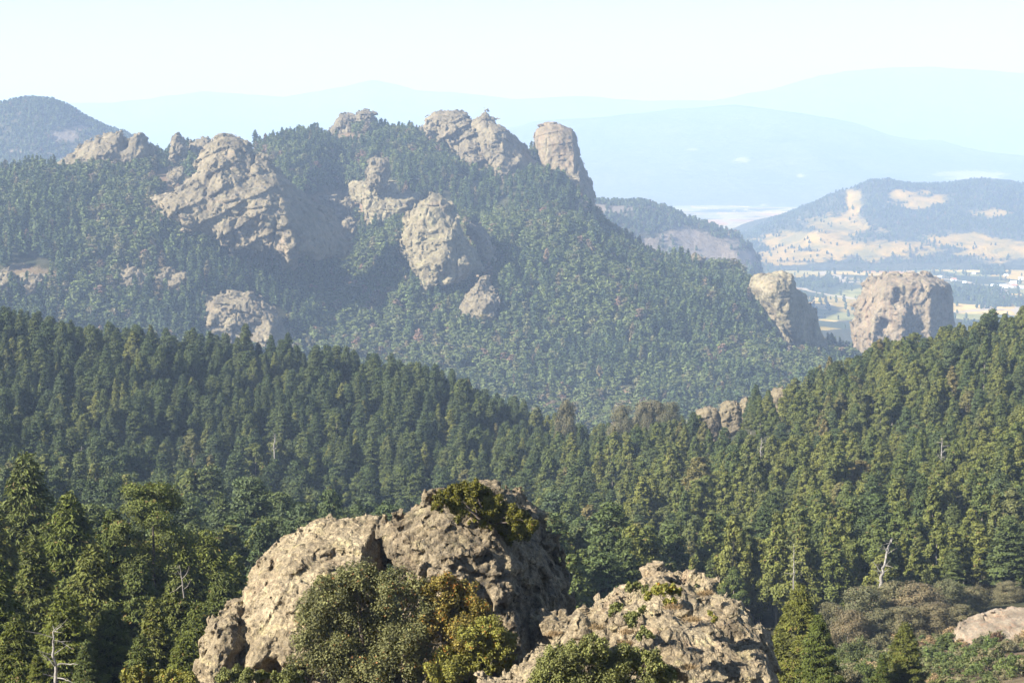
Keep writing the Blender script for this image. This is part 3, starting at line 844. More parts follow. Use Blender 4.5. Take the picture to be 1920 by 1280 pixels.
far("flat_topped_rock", "flat-topped grey rock with grass on top, just above the near treetops",
    [(384, 620), (388, 585), (398, 558), (415, 552), (440, 556), (470, 554), (495, 562), (505, 572), (520, 580), (530, 596), (545, 618), (550, 640), (530, 652), (500, 652), (470, 650), (440, 640), (400, 632)],
    30, 22, res=1.25, fit=True, cuts=[(500, 560, 515, 640, 1.2)], drop=12, hints=[(480, 610, 12, 26), (405, 590, -8, 14)], strata=(-3, 17, 6, 0.8), cracks=(15, 5), mat=m_fr, seed=18)
far("perched_boulder", "small perched boulder on the ridge crest, before the pale rocky hill",
    [(1293, 502), (1296, 484), (1303, 476), (1312, 476), (1319, 484), (1320, 502), (1305, 506)], 9, 8, res=1.0, Yb=2615, Yt=2618, strata=None, cracks=(8, 2), rough=((8, 2), (3, .7)), seed=19)
far("leaning_cliff", "overhanging rock head above a long shaded cliff, at the end of the forested ridge",
    [(1406, 536), (1410, 522), (1424, 513), (1446, 509), (1468, 507), (1486, 510), (1491, 524), (1495, 545), (1500, 552), (1515, 560), (1530, 580), (1548, 600), (1565, 625), (1585, 650), (1588, 672), (1560, 672), (1520, 655), (1490, 630), (1465, 600), (1452, 590), (1440, 572), (1425, 560), (1412, 545)],
    34, 12, res=1.5, fit=True, cuts=[(1479, 512, 1466, 600, 1.8)], hints=[(1445, 535, -8, 22)], strata=(4, 24, 4, 0.6), cracks=(17, 5), mat=m_fr_pale, seed=20, flute=(12, 2.2), chip=((8, 1.6), (3.5, 0.8)))
far("flat_topped_butte", "massive free-standing butte with reddish streaks and a flat top, before the valley fields",
    [(1605, 640), (1603, 612), (1612, 600), (1614, 575), (1625, 560), (1630, 540), (1645, 522), (1665, 517), (1690, 516), (1715, 518), (1745, 520), (1772, 526), (1790, 534), (1797, 548), (1800, 566), (1801, 590), (1806, 615), (1812, 645), (1800, 700), (1640, 700)],
    62, 11, res=1.6, Yb=2600, Yt=2612, cuts=[(1728, 520, 1722, 650, 1.5)], drop=20, hints=[(1625, 600, -4, 24), (1668, 590, -14, 18), (1645, 600, 12, 10), (1760, 560, 10, 16)], strata=(2, 26, 6, 0.7), cracks=(26, 5), rough=((50, 5), (16, 2), (6, 0.8)), mat=m_fr_red, seed=21, back=70, flute=(11, 3.5))
for i, (pl_, lb) in enumerate([
    ([(215, 520), (225, 507), (245, 500), (262, 506), (275, 520), (270, 532), (250, 528), (230, 528)], "shaded broken outcrop in the lower woods, with a bare brown patch beneath it"),
    ([(292, 528), (298, 512), (312, 505), (330, 512), (348, 518), (350, 535), (338, 545), (325, 535), (305, 540)], "cracked outcrop in the lower woods, split by dark clefts"),
    ([(0, 540), (-20, 520), (5, 505), (18, 512), (28, 528), (20, 545)], "pinkish outcrop in the lower woods, cut by the picture edge"),
    ([(28, 528), (40, 512), (62, 510), (82, 518), (90, 530), (70, 538), (45, 540)], "low outcrop in the lower woods, under a brown shrubby slope"),
    ([(1448, 640), (1458, 636), (1470, 645), (1488, 655), (1502, 668), (1498, 676), (1480, 668), (1462, 652)], "bare slanting slab at the foot of the overhanging rock"),
    ([(576, 378), (600, 368), (625, 366), (640, 374), (655, 368), (662, 384), (650, 394), (620, 396), (595, 392)], "scree-like outcrop between the dark gully and the pale ledge"),
    ([(1075, 384), (1088, 378), (1100, 384), (1098, 392), (1082, 392)], "small pale patch of rock below the mountain's end cliff"),
    ([(315, 328), (325, 318), (338, 316), (346, 324), (342, 334), (325, 336)], "small pale boulder among shrubs beside the slanting crag")]):
    far("outcrop", lb, pl_, 10, 8, res=1.2, Yt=None, strata=(10, 8, 2.5, .8), cracks=(9, 2.5), rough=((12, 3), (4, 1.2)), seed=30 + i, mat=m_fr)

# --- pale rocks looking out of the wood on the saddle
for i, (pl_, lb) in enumerate([
    ([(1348, 766), (1352, 752), (1366, 744), (1382, 744), (1390, 756), (1392, 850), (1360, 850), (1345, 850)], "rounded pale rock showing between the pines of the saddle"),
    ([(1384, 752), (1390, 742), (1400, 740), (1406, 750), (1408, 850), (1385, 850)], "narrow pale rock between the rounded one and the tall pine of the saddle"),
    ([(1440, 732), (1452, 722), (1466, 720), (1476, 728), (1480, 820), (1445, 820)], "pale rock showing above the pines, higher up the slope than the other saddle rocks"),
    ([(1302, 780), (1308, 762), (1325, 756), (1345, 760), (1350, 775), (1345, 850), (1310, 850)], "low flat pale rock beside thin-crowned pines on the saddle")]):
    rock("saddle_rock", lb, "rock", [(a, b + 7) for a, b in pl_], 912, 915, 6, 4, 0.45, m_fr, strata=(8, 5, 1, .7), cracks=(5, 1), rough=((5, 1), (2, .4)), chip=((3, .6), (1.3, .3)), flat=True, seed=50 + i, group="pale rocks on the saddle")

# --- the slab at the lower corner
rock("rock_slab", "smooth sunlit pinkish rock slab with brown tufts, below the grey oaks", "rock slab",
     [(1785, 1215), (1800, 1180), (1830, 1158), (1870, 1147), (1905, 1143), (1960, 1150), (2050, 1170), (2080, 1230), (2000, 1290), (1890, 1260), (1850, 1222), (1810, 1235)],
     262, 276, 8, 5, 0.38, rock_mat("pink_slab_rock", 4.0, ((0.13, 0.105, 0.075), (0.20, 0.165, 0.12), (0.27, 0.23, 0.175)), lichen=(0.17, 0.11, 0.07), lich=0.8, streaks=0.6, stain=(0.25, 0.16, 0.11), bump=0.9),
     strata=(30, 2.5, 0.45, .6), cracks=(5, 0.5), rough=((8, 1.0), (2, .3)), chip=((2.2, 0.3), (1.0, 0.15)), flat=True, seed=60)

# --- the near boulders
FG = 100.0
rock("boulder", "big sunlit boulder with a smooth sloping back, beside the dark cleft", "boulder",
     [(448, 1300), (450, 1260), (450, 1220), (455, 1180), (450, 1150), (448, 1130), (460, 1108), (462, 1085), (480, 1062), (500, 1040), (530, 1022), (560, 1008), (585, 998), (598, 988), (625, 983), (650, 978), (672, 976), (690, 974), (704, 972), (710, 980), (716, 1010), (718, 1045), (716, 1090), (722, 1150), (726, 1220), (730, 1300)],
     98, 103, 4.6, 4.2, 0.09, m_near, hints=[(655, 1085, 1.5, 34), (560, 1060, -0.8, 60), (500, 1190, -1.2, 40), (530, 1215, 1.6, 18), (460, 1180, 1.0, 10), (600, 1220, -1.0, 40)],
     rough=((4, 0.5), (1.3, 0.16), (0.45, 0.08)), cracks=(3.2, 0.3), pits=(1.3, 0.1), chip=((1.4, 0.16), (0.6, 0.1), (0.28, 0.05)), flat=True, fine=((0.22, 0.05),), edge=0.5, seed=70, back=3.5, keep=True)
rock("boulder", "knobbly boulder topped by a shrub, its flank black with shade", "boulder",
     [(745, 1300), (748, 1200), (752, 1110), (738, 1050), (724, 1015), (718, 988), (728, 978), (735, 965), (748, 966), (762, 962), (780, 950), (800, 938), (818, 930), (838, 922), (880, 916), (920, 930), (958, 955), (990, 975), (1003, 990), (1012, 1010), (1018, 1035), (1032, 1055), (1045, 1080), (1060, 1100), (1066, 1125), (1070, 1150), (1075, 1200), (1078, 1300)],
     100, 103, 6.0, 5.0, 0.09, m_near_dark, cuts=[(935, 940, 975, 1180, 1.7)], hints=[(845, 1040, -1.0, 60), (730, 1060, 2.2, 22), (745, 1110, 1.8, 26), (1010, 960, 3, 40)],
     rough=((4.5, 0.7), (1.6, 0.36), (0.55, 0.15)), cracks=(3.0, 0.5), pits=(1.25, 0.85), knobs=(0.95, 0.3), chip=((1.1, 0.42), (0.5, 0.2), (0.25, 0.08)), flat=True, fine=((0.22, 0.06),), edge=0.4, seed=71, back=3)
rock("boulder", "low lit boulder cut off from the smooth big one by a dark crack", "boulder",
     [(360, 1262), (368, 1245), (384, 1212), (396, 1192), (398, 1172), (412, 1152), (430, 1140), (445, 1142), (455, 1150), (458, 1180), (456, 1220), (460, 1300), (360, 1300)],
     96, 98, 3.2, 2.6, 0.10, m_near, hints=[(408, 1180, 1.2, 10), (455, 1220, 1.0, 12)], rough=((3, 0.4), (1.2, 0.25), (0.45, 0.12)), cracks=(2.4, 0.35), pits=(0.9, 0.3), chip=((1.1, 0.22), (0.5, 0.1), (0.28, 0.05)), flat=True, fine=((0.22, 0.05),), edge=0.5, seed=72)
rock("stone_block", "small square block in the shade, its top rim catching the sun", "stone",
     [(990, 1215), (996, 1160), (1004, 1150), (1030, 1148), (1046, 1146), (1062, 1144), (1070, 1160), (1074, 1220)],
     97.2, 97.6, 1.2, 0.9, 0.07, m_near, rough=((1.5, 0.25), (.5, 0.12)), cracks=(1.2, 0.2), pits=(0.6, 0.2), chip=((0.6, 0.12), (0.25, 0.05)), flat=True, fine=((0.2, 0.04),), edge=0.5, seed=73)
rock("boulder", "rubbly pale boulder mound with small plants on it, running down out of the picture", "boulder",
     [(800, 1400), (835, 1300), (880, 1276), (930, 1256), (965, 1240), (1010, 1212), (1045, 1196), (1062, 1180), (1100, 1168), (1128, 1150), (1160, 1130), (1172, 1118), (1190, 1108), (1208, 1095), (1210, 1090), (1226, 1074), (1246, 1069), (1264, 1076), (1282, 1090), (1302, 1102), (1322, 1110), (1342, 1113), (1352, 1112), (1378, 1132), (1398, 1138), (1420, 1152), (1430, 1176), (1438, 1198), (1446, 1222), (1456, 1250), (1460, 1290), (1462, 1400)],
     82, 92, 6.0, 6.5, 0.09, m_near, cuts=[(1412, 1150, 1432, 1290, 1.6)], hints=[(1250, 1230, -1.2, 70), (1090, 1230, 1.0, 50), (1270, 1110, 1.0, 30), (1210, 1240, 1.6, 22)],
     rough=((4.5, 0.6), (1.4, 0.34), (0.5, 0.16)), cracks=(2.6, 0.4), pits=(0.8, 0.4), knobs=(0.75, 0.2), chip=((0.9, 0.24), (0.45, 0.15), (0.25, 0.08)), flat=True, fine=((0.2, 0.06),), edge=0.35, seed=74, back=2.8)
_st = [([(1068, 1195), (1066, 1172), (1074, 1156), (1088, 1147), (1100, 1156), (1108, 1175), (1110, 1198)], 85.5, "pointed pale stone leaning at the left edge of the rubbly mound"),
       ([(1116, 1175), (1120, 1155), (1136, 1144), (1152, 1152), (1160, 1172), (1150, 1180)], 86.0, "pale stone beside yellow-green tufts, next to the pointed one"),
       ([(1262, 1150), (1268, 1132), (1282, 1126), (1296, 1134), (1294, 1150), (1278, 1156)], 85.2, "dark reddish stone in the middle of the rubbly mound"),
       ([(1352, 1146), (1356, 1130), (1372, 1124), (1386, 1134), (1384, 1150), (1366, 1156)], 84.5, "grey round cobble perched at the upper edge of the mound"),
       ([(1184, 1222), (1188, 1204), (1204, 1195), (1222, 1200), (1226, 1218), (1212, 1226)], 81.5, "pale block behind the round-leaved bush"),
       ([(1150, 1165), (1160, 1148), (1178, 1146), (1190, 1160), (1180, 1172), (1160, 1174)], 85.2, "pale flat stone among tufts on the mound"),
       ([(1242, 1190), (1246, 1180), (1254, 1176), (1262, 1184), (1258, 1198), (1248, 1200)], 83.0, "small upright stone amid the rubble"),
       ([(1310, 1180), (1316, 1168), (1330, 1168), (1336, 1180), (1326, 1188)], 83.0, "tan cobble on the sunlit face of the mound")]
for i, (pl_, Yc_, lb) in enumerate(_st):
    rock("stone", lb, "stone", pl_, Yc_ - 1.6, Yc_ - 1.2, 0.5, 0.5, 0.05, m_near, rough=((0.8, 0.12), (.25, 0.05)), chip=((0.35, 0.06),), flat=True, edge=0.5, seed=80 + i, keep=False, group="loose stones on the rubbly mound")
print("rocks", len(ROCKS))

# ------------------------------------------------------------------ trees
m_bark = plain_mat("bark", (0.045, 0.035, 0.028), (0.10, 0.08, 0.065), 2.0)
m_bark_pale = plain_mat("grey_bark", (0.12, 0.105, 0.09), (0.22, 0.2, 0.17), 2.0)
m_dead = plain_mat("bleached_wood", (0.12, 0.11, 0.095), (0.30, 0.28, 0.25), 2.5)
GREENS = [(0.0, (0.030, 0.052, 0.014)), (0.3, (0.040, 0.062, 0.018)), (0.6, (0.052, 0.070, 0.020)), (0.85, (0.034, 0.060, 0.024)), (1.0, (0.060, 0.074, 0.020))]
m_fir_near = foliage_mat("fir_needles_near", [(0.0, (0.0539, 0.0699, 0.0111)), (0.35, (0.0862, 0.0975, 0.0130)), (0.7, (0.0619, 0.0775, 0.0185)), (1.0, (0.1144, 0.1124, 0.0149))], 0.35, 1.6, odd=((0.1277, 0.0923, 0.0302), 0.02))
m_fir = foliage_mat("fir_needles", [(0.0, (0.0418, 0.0601, 0.0193)), (0.4, (0.0551, 0.0757, 0.0230)), (0.75, (0.0703, 0.0854, 0.0230)), (1.0, (0.0513, 0.0718, 0.0294))], 0.4, 1.6)
m_pine = foliage_mat("pine_needles", [(0.0, (0.0572, 0.0762, 0.0178)), (0.35, (0.0858, 0.0980, 0.0201)), (0.7, (0.1087, 0.1143, 0.0234)), (0.93, (0.0773, 0.0898, 0.0268)), (1.0, (0.1258, 0.1021, 0.0356))], 0.5, 1.6, odd=((0.1207, 0.0875, 0.0298), 0.04))
m_farf = foliage_mat("distant_tree_leaves", [(0.0, (0.036, 0.056, 0.020)), (0.3, (0.048, 0.072, 0.024)), (0.6, (0.064, 0.090, 0.026)), (0.93, (0.085, 0.108, 0.030)), (0.97, (0.11, 0.10, 0.04)), (1.0, (0.14, 0.09, 0.05))], 0.5, 1.7)
m_oak = foliage_mat("oak_leaves", [(0.0, (0.105, 0.098, 0.045)), (0.4, (0.12, 0.108, 0.056)), (0.7, (0.085, 0.090, 0.040)), (1.0, (0.13, 0.104, 0.056))], 0.5, 1.6, odd=((0.15, 0.10, 0.055), 0.06))
m_farb = foliage_mat("distant_broadleaf", [(0.0, (0.085, 0.105, 0.030)), (0.45, (0.10, 0.122, 0.034)), (0.75, (0.075, 0.098, 0.030)), (0.88, (0.12, 0.115, 0.045)), (0.95, (0.14, 0.11, 0.06)), (1.0, (0.16, 0.095, 0.06))], 0.5, 1.6)

def fir_crown(H, R, nbr, nq, qs, base, shape, seed, clump=0.16, up=0.8, asp=0.45, rise=-0.15):
    r = np.random.default_rng(seed)
    hb = base + (1 - base) * np.linspace(0, 1, nbr)**0.85
    az = np.arange(nbr) * 2.39996 + r.normal(0, 0.35, nbr)
    k = (hb - base) / (1 - base)
    lean = 1 + 0.22 * np.cos(az - r.uniform(0, 6.28)) * (1 - k)
    prof = ((1 - k)**shape) * (0.62 + 0.38 * sstep(0, 0.22, k))
    L = (R * prof * r.uniform(0.62, 1.12, nbr) + R * 0.05) * lean
    el = -0.18 + 0.75 * k + r.normal(0, 0.08, nbr)
    bi = r.choice(nbr, nq, p=(L**1.35) / (L**1.35).sum())
    t = np.sqrt(r.uniform(0.03, 1, nq)); t = 1 - (1 - t) * 0.85
    Lb, ab, eb = L[bi], az[bi], el[bi]
    rad = np.stack([np.cos(ab), np.sin(ab), 0 * ab], 1); sid = np.stack([-np.sin(ab), np.cos(ab), 0 * ab], 1)
    lat = r.normal(0, clump, nq) * R * (0.35 + 0.9 * np.sin(np.clip(t, 0, 1) * 2.7)) * (0.5 + 0.5 * Lb / R)
    rr = Lb * t
    z = hb[bi] * H + rr * np.tan(eb) - 0.10 * rr * t + r.normal(0, 0.035, nq) * R - 0.25 * np.abs(lat)
    c = rad * rr[:, None] + sid * lat[:, None]; c[:, 2] = z
    n = np.array([0, 0, 1.0]) * up + rad * 0.75 + r.normal(0, 0.55, (nq, 3)) + sid * (lat / R)[:, None]
    td = rad + sid * (lat / R * 1.6)[:, None] + np.array([0, 0, rise]) + r.normal(0, 0.3, (nq, 3))
    a = qs * r.uniform(0.6, 1.3, nq)
    brt = r.uniform(0, 1, nbr)
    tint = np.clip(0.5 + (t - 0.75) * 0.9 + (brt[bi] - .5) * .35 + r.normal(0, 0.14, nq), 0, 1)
    v, f, tt = leaf_quads(c, n, td, a, a * asp, tint)
    v[:, 2] = np.minimum(v[:, 2], H * 1.02)
    return v, f, tt

def pine_crown(H, R, nc, nq, qs, base, shape, seed, flat=0.75):
    """rounder crown made of foliage clumps"""
    r = np.random.default_rng(seed)
    k = np.linspace(0, 1, nc)**0.8; az = np.arange(nc) * 2.39996 + r.normal(0, 0.5, nc)
    prof = (np.sqrt(np.clip(1 - (k * 0.98)**shape, 0, 1)) if shape > 1.9 else (1 - k * 0.97)**(1.45 - 0.5 * shape)) * (0.55 + 0.45 * sstep(0, 0.25, k))
    rr = R * prof * r.uniform(0.45, 0.95, nc)
    rc = R * (0.30 + 0.16 * r.random(nc)) * (1 - (0.35 if shape > 1.9 else 0.62) * k) * (34.0 / max(nc, 34))**0.5
    cz = H * (base + (1 - base) * k) - rc * 0.6 + r.normal(0, 0.02, nc) * H
    C = np.stack([np.cos(az) * rr, np.sin(az) * rr, cz], 1)
    ci = r.choice(nc, nq, p=rc**2 / (rc**2).sum())
    d = unit(r.normal(0, 1, (nq, 3)) + np.array([0, 0, 0.45]))
    s = rc[ci] * r.uniform(0.12, 1.45, nq)**0.6
    c = C[ci] + d * s[:, None] * np.array([1, 1, flat])
    out = unit(np.stack([C[ci, 0], C[ci, 1], 0 * s], 1) + 1e-6)
    n = d + 0.45 * out + np.array([0, 0, 0.15]) + r.normal(0, 0.55, (nq, 3))
    td = r.normal(0, 1, (nq, 3)) + d * 0.6
    a = qs * r.uniform(0.6, 1.3, nq)
    br = r.random(nc)
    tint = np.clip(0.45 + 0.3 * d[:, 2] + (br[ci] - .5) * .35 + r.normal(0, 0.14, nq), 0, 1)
    v, f, t = leaf_quads(c, n, td, a, a * 0.55, tint)
    v[:, 2] = np.clip(v[:, 2], 0.02 * H, H)
    return v, f, t

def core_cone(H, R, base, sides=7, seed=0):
    """dark filler cone added inside a crown to block light"""
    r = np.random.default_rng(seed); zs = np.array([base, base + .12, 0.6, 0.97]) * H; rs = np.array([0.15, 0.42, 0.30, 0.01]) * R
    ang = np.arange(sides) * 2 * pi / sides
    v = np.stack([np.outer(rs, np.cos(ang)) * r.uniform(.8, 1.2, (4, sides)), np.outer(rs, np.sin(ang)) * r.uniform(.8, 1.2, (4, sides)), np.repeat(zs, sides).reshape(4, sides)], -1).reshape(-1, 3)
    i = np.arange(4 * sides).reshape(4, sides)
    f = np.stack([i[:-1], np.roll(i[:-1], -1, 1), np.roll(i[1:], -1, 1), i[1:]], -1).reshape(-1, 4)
    return v, f, np.full(len(v), 0.05)  # added light-blocking filler; darkest leaf tint stands for shade inside the crown

def crown_mesh(name, parts, mat):
    g_ = Geo()
    for v, f, t in parts: g_.add(v, f, t)
    return g_.mesh(name, mat)

def trunk_mesh(name, H, r0, mat, seed=0, sides=6, bend=0.02, top=0.95, below=1.5):
    r = np.random.default_rng(seed); n = 7
    z = np.linspace(-below, H * top, n); k = np.clip(z / H, 0, 1)
    x = np.cumsum(r.normal(0, bend, n)) * H * 0.25; y = np.cumsum(r.normal(0, bend, n)) * H * 0.25; x -= x[0]; y -= y[0]
    g_ = Geo(); g_.tube(np.stack([x * 0.3, y * 0.3, z], 1), r0 * (1 - 0.9 * k), sides, 0.5)
    return g_.mesh(name, mat, True)

# kinds: lists of (trunk mesh, crown mesh, height)
near_fir = []
for i in range(5):
    H = 19.0; R = (4.3, 3.7, 4.9, 4.0, 3.4)[i]
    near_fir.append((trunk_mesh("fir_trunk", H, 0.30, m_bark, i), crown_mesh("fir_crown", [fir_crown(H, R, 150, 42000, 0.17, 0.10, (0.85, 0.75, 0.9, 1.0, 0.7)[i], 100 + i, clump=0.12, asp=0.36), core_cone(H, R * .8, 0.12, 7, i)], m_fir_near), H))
def mid_fir_crown(i):
    H = 22.0; R = (5.0, 4.3, 5.5, 4.0, 4.8, 5.2)[i]
    return [fir_crown(H, R, 110, 9000, 0.32, (0.12, 0.2, 0.1, 0.15, 0.25, 0.15)[i], (0.7, 0.62, 0.55, 0.75, 0.5, 0.65)[i], 200 + i, clump=0.13, up=0.5, rise=0.35), core_cone(H, R * .6, 0.15, 6, i)], H
mid_fir = []
for i in range(6):
    parts, H = mid_fir_crown(i)
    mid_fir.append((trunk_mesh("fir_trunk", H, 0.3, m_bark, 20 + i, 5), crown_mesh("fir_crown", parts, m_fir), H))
mid_pine = []
for i in range(6):
    H = 21.0; R = (4.8, 5.4, 4.3, 5.0, 5.7, 4.8)[i]
    pr_ = [pine_crown(H, R, (90, 80, 100, 84, 70, 60)[i], 9000, 0.32, (0.25, 0.3, 0.2, 0.3, 0.35, 0.45)[i], (1.1, 1.3, 1.0, 1.25, 1.6, 1.5)[i], 300 + i, 0.95) ]
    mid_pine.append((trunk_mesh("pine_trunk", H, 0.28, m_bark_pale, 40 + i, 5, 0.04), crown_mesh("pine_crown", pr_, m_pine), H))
oak = []
for i in range(4):
    H = 9.0; R = (4.2, 3.6, 4.8, 3.9)[i]
    pr_ = [pine_crown(H, R, 38, 14000, 0.15, 0.18, 3.0, 400 + i, 0.85)]
    oak.append((trunk_mesh("oak_trunk", H * 0.75, 0.25, m_bark_pale, 60 + i, 6, 0.08), crown_mesh("oak_crown", pr_, m_oak), H))

# low copies for the distant woods: whole small trees in one mesh each
far_protos = []
for i in range(8):
    H = 20.0
    if i < 4:
        R = (3.0, 2.6, 3.3, 2.8)[i]; pr_ = [fir_crown(H, R, 26, 330, 1.15, 0.12, (0.85, 0.75, 0.7, 1.0)[i], 500 + i, 0.2, asp=0.6), core_cone(H, R * 1.3, 0.1, 6, i)]
    else:
        H = 15.0; R = (4.0, 4.6, 3.6, 4.2)[i - 4]; pr_ = [pine_crown(H, R, 16, 340, 1.0, (0.2, 0.15, 0.3, 0.2)[i - 4], 2.2, 500 + i), core_cone(H, R * 1.2, 0.1, 6, i)]
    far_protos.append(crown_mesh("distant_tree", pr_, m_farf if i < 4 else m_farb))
tiny_protos = []
for i in range(4):
    H = 14.0; R = 4.5
    tiny_protos.append(crown_mesh("hill_tree", [pine_crown(H, R, 8, 40, 3.0, 0.1, 2.0, 600 + i), core_cone(H, R * 1.6, 0.05, 5, i)], m_farf))

def join_tree(trunk, crown, name):
    """one mesh of trunk and crown, for the wood that is one mass"""
    nv = []; nf = []; mi = []; off = 0; ti = []
    for k, me in enumerate((trunk, crown)):
        v = np.empty(len(me.vertices) * 3, np.float32); me.vertices.foreach_get("co", v)
        f = np.empty(len(me.loops), np.int32); me.loops.foreach_get("vertex_index", f)
        t = np.empty(len(me.vertices), np.float32); me.attributes["tint"].data.foreach_get("value", t)
        nv.append(v.reshape(-1, 3)); nf.append(f.reshape(-1, 4) + off); off += len(t); ti.append(t); mi.append(np.full(len(f) // 4, k))
    me = mesh_np(name, np.concatenate(nv), np.concatenate(nf), None, False, {"tint": np.concatenate(ti)})
    me.materials.append(trunk.materials[0]); me.materials.append(crown.materials[0])
    me.polygons.foreach_set("material_index", np.concatenate(mi).astype(np.int32))
    return me
mid_protos = [join_tree(a, b, "wood_tree") for a, b, _ in mid_fir] + [join_tree(a, b, "wood_tree") for a, b, _ in mid_pine]

def scatter(name, pts, rot, scl, idx, protos):
    """one mass of trees: points carrying instances"""
    pc = bpy.data.collections.new(name + "_kinds")
    for i, me in enumerate(protos):
        ob = bpy.data.objects.new("%s_kind_%02d" % (name, i), me); pc.objects.link(ob)
    me = bpy.data.meshes.new(name)
    me.vertices.add(len(pts)); me.vertices.foreach_set("co", np.asarray(pts, np.float32).ravel())
    a = me.attributes.new("rot", 'FLOAT_VECTOR', 'POINT'); a.data.foreach_set("vector", np.asarray(rot, np.float32).ravel())
    a = me.attributes.new("scl", 'FLOAT_VECTOR', 'POINT'); a.data.foreach_set("vector", np.asarray(scl, np.float32).ravel())
    a = me.attributes.new("kind", 'INT', 'POINT'); a.data.foreach_set("value", np.asarray(idx, np.int32))
    o = link(name, me); tag(o, kind='stuff')
    ng = bpy.data.node_groups.new(name + "_nodes", 'GeometryNodeTree')
    ng.interface.new_socket("Geometry", in_out='INPUT', socket_type='NodeSocketGeometry')
    ng.interface.new_socket("Geometry", in_out='OUTPUT', socket_type='NodeSocketGeometry')
    N, L = ng.nodes, ng.links
    gi = N.new("NodeGroupInput"); go = N.new("NodeGroupOutput")
    ip = N.new("GeometryNodeInstanceOnPoints"); ci = N.new("GeometryNodeCollectionInfo")
    ci.inputs["Collection"].default_value = pc; ci.inputs["Separate Children"].default_value = True; ci.inputs["Reset Children"].default_value = True
    def na(nm, ty):
        x = N.new("GeometryNodeInputNamedAttribute"); x.data_type = ty; x.inputs["Name"].default_value = nm
        return x.outputs["Attribute"]
    L.new(gi.outputs[0], ip.inputs["Points"]); L.new(ci.outputs[0], ip.inputs["Instance"])
    ip.inputs["Pick Instance"].default_value = True
    L.new(na("kind", 'INT'), ip.inputs["Instance Index"])
    er = N.new("FunctionNodeEulerToRotation"); L.new(na("rot", 'FLOAT_VECTOR'), er.inputs[0]); L.new(er.outputs[0], ip.inputs["Rotation"])
    L.new(na("scl", 'FLOAT_VECTOR'), ip.inputs["Scale"])
    L.new(ip.outputs[0], go.inputs[0])
    md = o.modifiers.new("trees", 'NODES'); md.node_group = ng
    return o

def jitter_grid(Y0, Y1, s0, s1, u0, u1):
    xs, ys = [], []; y = Y0
    while y < Y1:
        s = s0 + (s1 - s0) * (y - Y0) / (Y1 - Y0)
        x = np.arange((u0 - 960) / FPX * y, (u1 - 960) / FPX * y, s)
        xs.append(x + rng.uniform(-.48, .48, len(x)) * s); ys.append(y + rng.uniform(-.48, .48, len(x)) * s)
        y += s * 0.87
    return np.concatenate(xs), np.concatenate(ys)

# ---------------- the middle slopes
mx, my = jitter_grid(262, 1010, 8.0, 9.2, -260, 2180)
mz = terr.height(mx, my)
mu, mv = proj(mx, my, mz)
auu = 960 + FPX * mx / my
keepm = np.ones(len(mx), bool)
# the lower hollow behind the boulders, and the oak clump and slab at the right
keepm &= ~((my < 330) & (auu > 520) & (auu < 1420) & (rng.random(len(mx)) < 0.0))
keepm &= ~((my < 345) & (auu > 1220))
for (pl_, ya, yb) in ROCKS:
    if 200 < ya < 950:
        q = [(a, b + (6 if b > np.mean([c[1] for c in pl_]) else 0)) for a, b in pl_]
        keepm &= ~(in_poly(q, mu, mv) & (my < yb + 8))
        cx = np.mean([a for a, _ in pl_])
        if 870 < ya: keepm &= ~((np.abs(mu - cx) < 42) & (my > 872) & (my < yb + 2))
    
keepm &= ~((rng.random(len(mx)) < 0.06))
mx, my, mz, mu, mv, auu = [a[keepm] for a in (mx, my, mz, mu, mv, auu)]
nM = len(mx)
side = sstep(900, 1200, auu + rng.normal(0, 60, nM))      # 0: firs of the shaded slope, 1: pines of the sunny one
is_pine = rng.random(nM) < (0.18 + 0.62 * side)
mk = np.where(is_pine, 6 + rng.integers(0, 6, nM), rng.integers(0, 6, nM))
patch = fbm(np.stack([mx, my, 0 * mx], 1) / 45.0, 2)
ms = rng.uniform(0.68, 1.2, nM) * np.where(rng.random(nM) < 0.12, 0.7, 1.0) * (0.92 + 0.25 * patch) * np.where(auu > 1100, 0.90, 1.0) * np.where(my > 880, 0.95, 1)
ms *= 1 - 0.25 * sstep(980, 1100, auu) * (1 - sstep(1250, 1400, auu)) * sstep(700, 850, my)
mw = ms**0.6 * rng.uniform(0.9, 1.35, nM)
mr = rng.uniform(0, 6.28, nM)
th = np.where(is_pine, 21.0, 22.0) * ms
tu, tv = proj(mx, my, mz + th)

def bx_hidden(u, v):
    """behind the near boulders or below the picture"""
    h = (v > 1262) | (u < 8) | (u > 1912)
    for pl_, ya, yb in ROCKS:
        if ya < 130: h |= in_poly([(a, b + 5) for a, b in pl_], u, v)
    return h
hid = bx_hidden(tu, tv + 12)
hid |= (tu < 470) & (tv > 860 + np.interp(tu, [0, 60, 110, 200, 290, 350, 400, 470], [0, 10, 90, 90, 40, 150, 170, 210]))
hid |= (tu > 1480) & (tv > 1060)
size = th / my
zone_names = [
 # test, landmark phrase
 (lambda u, v: (v < 700) & (u < 420), "on the crest beneath the flat-topped grey rock's foot"),
 ]
def place_tree(kind, nm, tr, cr, x, y, z, rz, s, w, label, cat, group):
    t = empty(nm, (float(x), float(y), float(z)), float(rz)); t.scale = (float(w), float(w), float(s))
    tag(t, label, cat, group)
    a = bpy.data.objects.new("trunk", tr); a.parent = t; COL.objects.link(a)
    b = bpy.data.objects.new("crown", cr); b.parent = t; COL.objects.link(b)
    return t

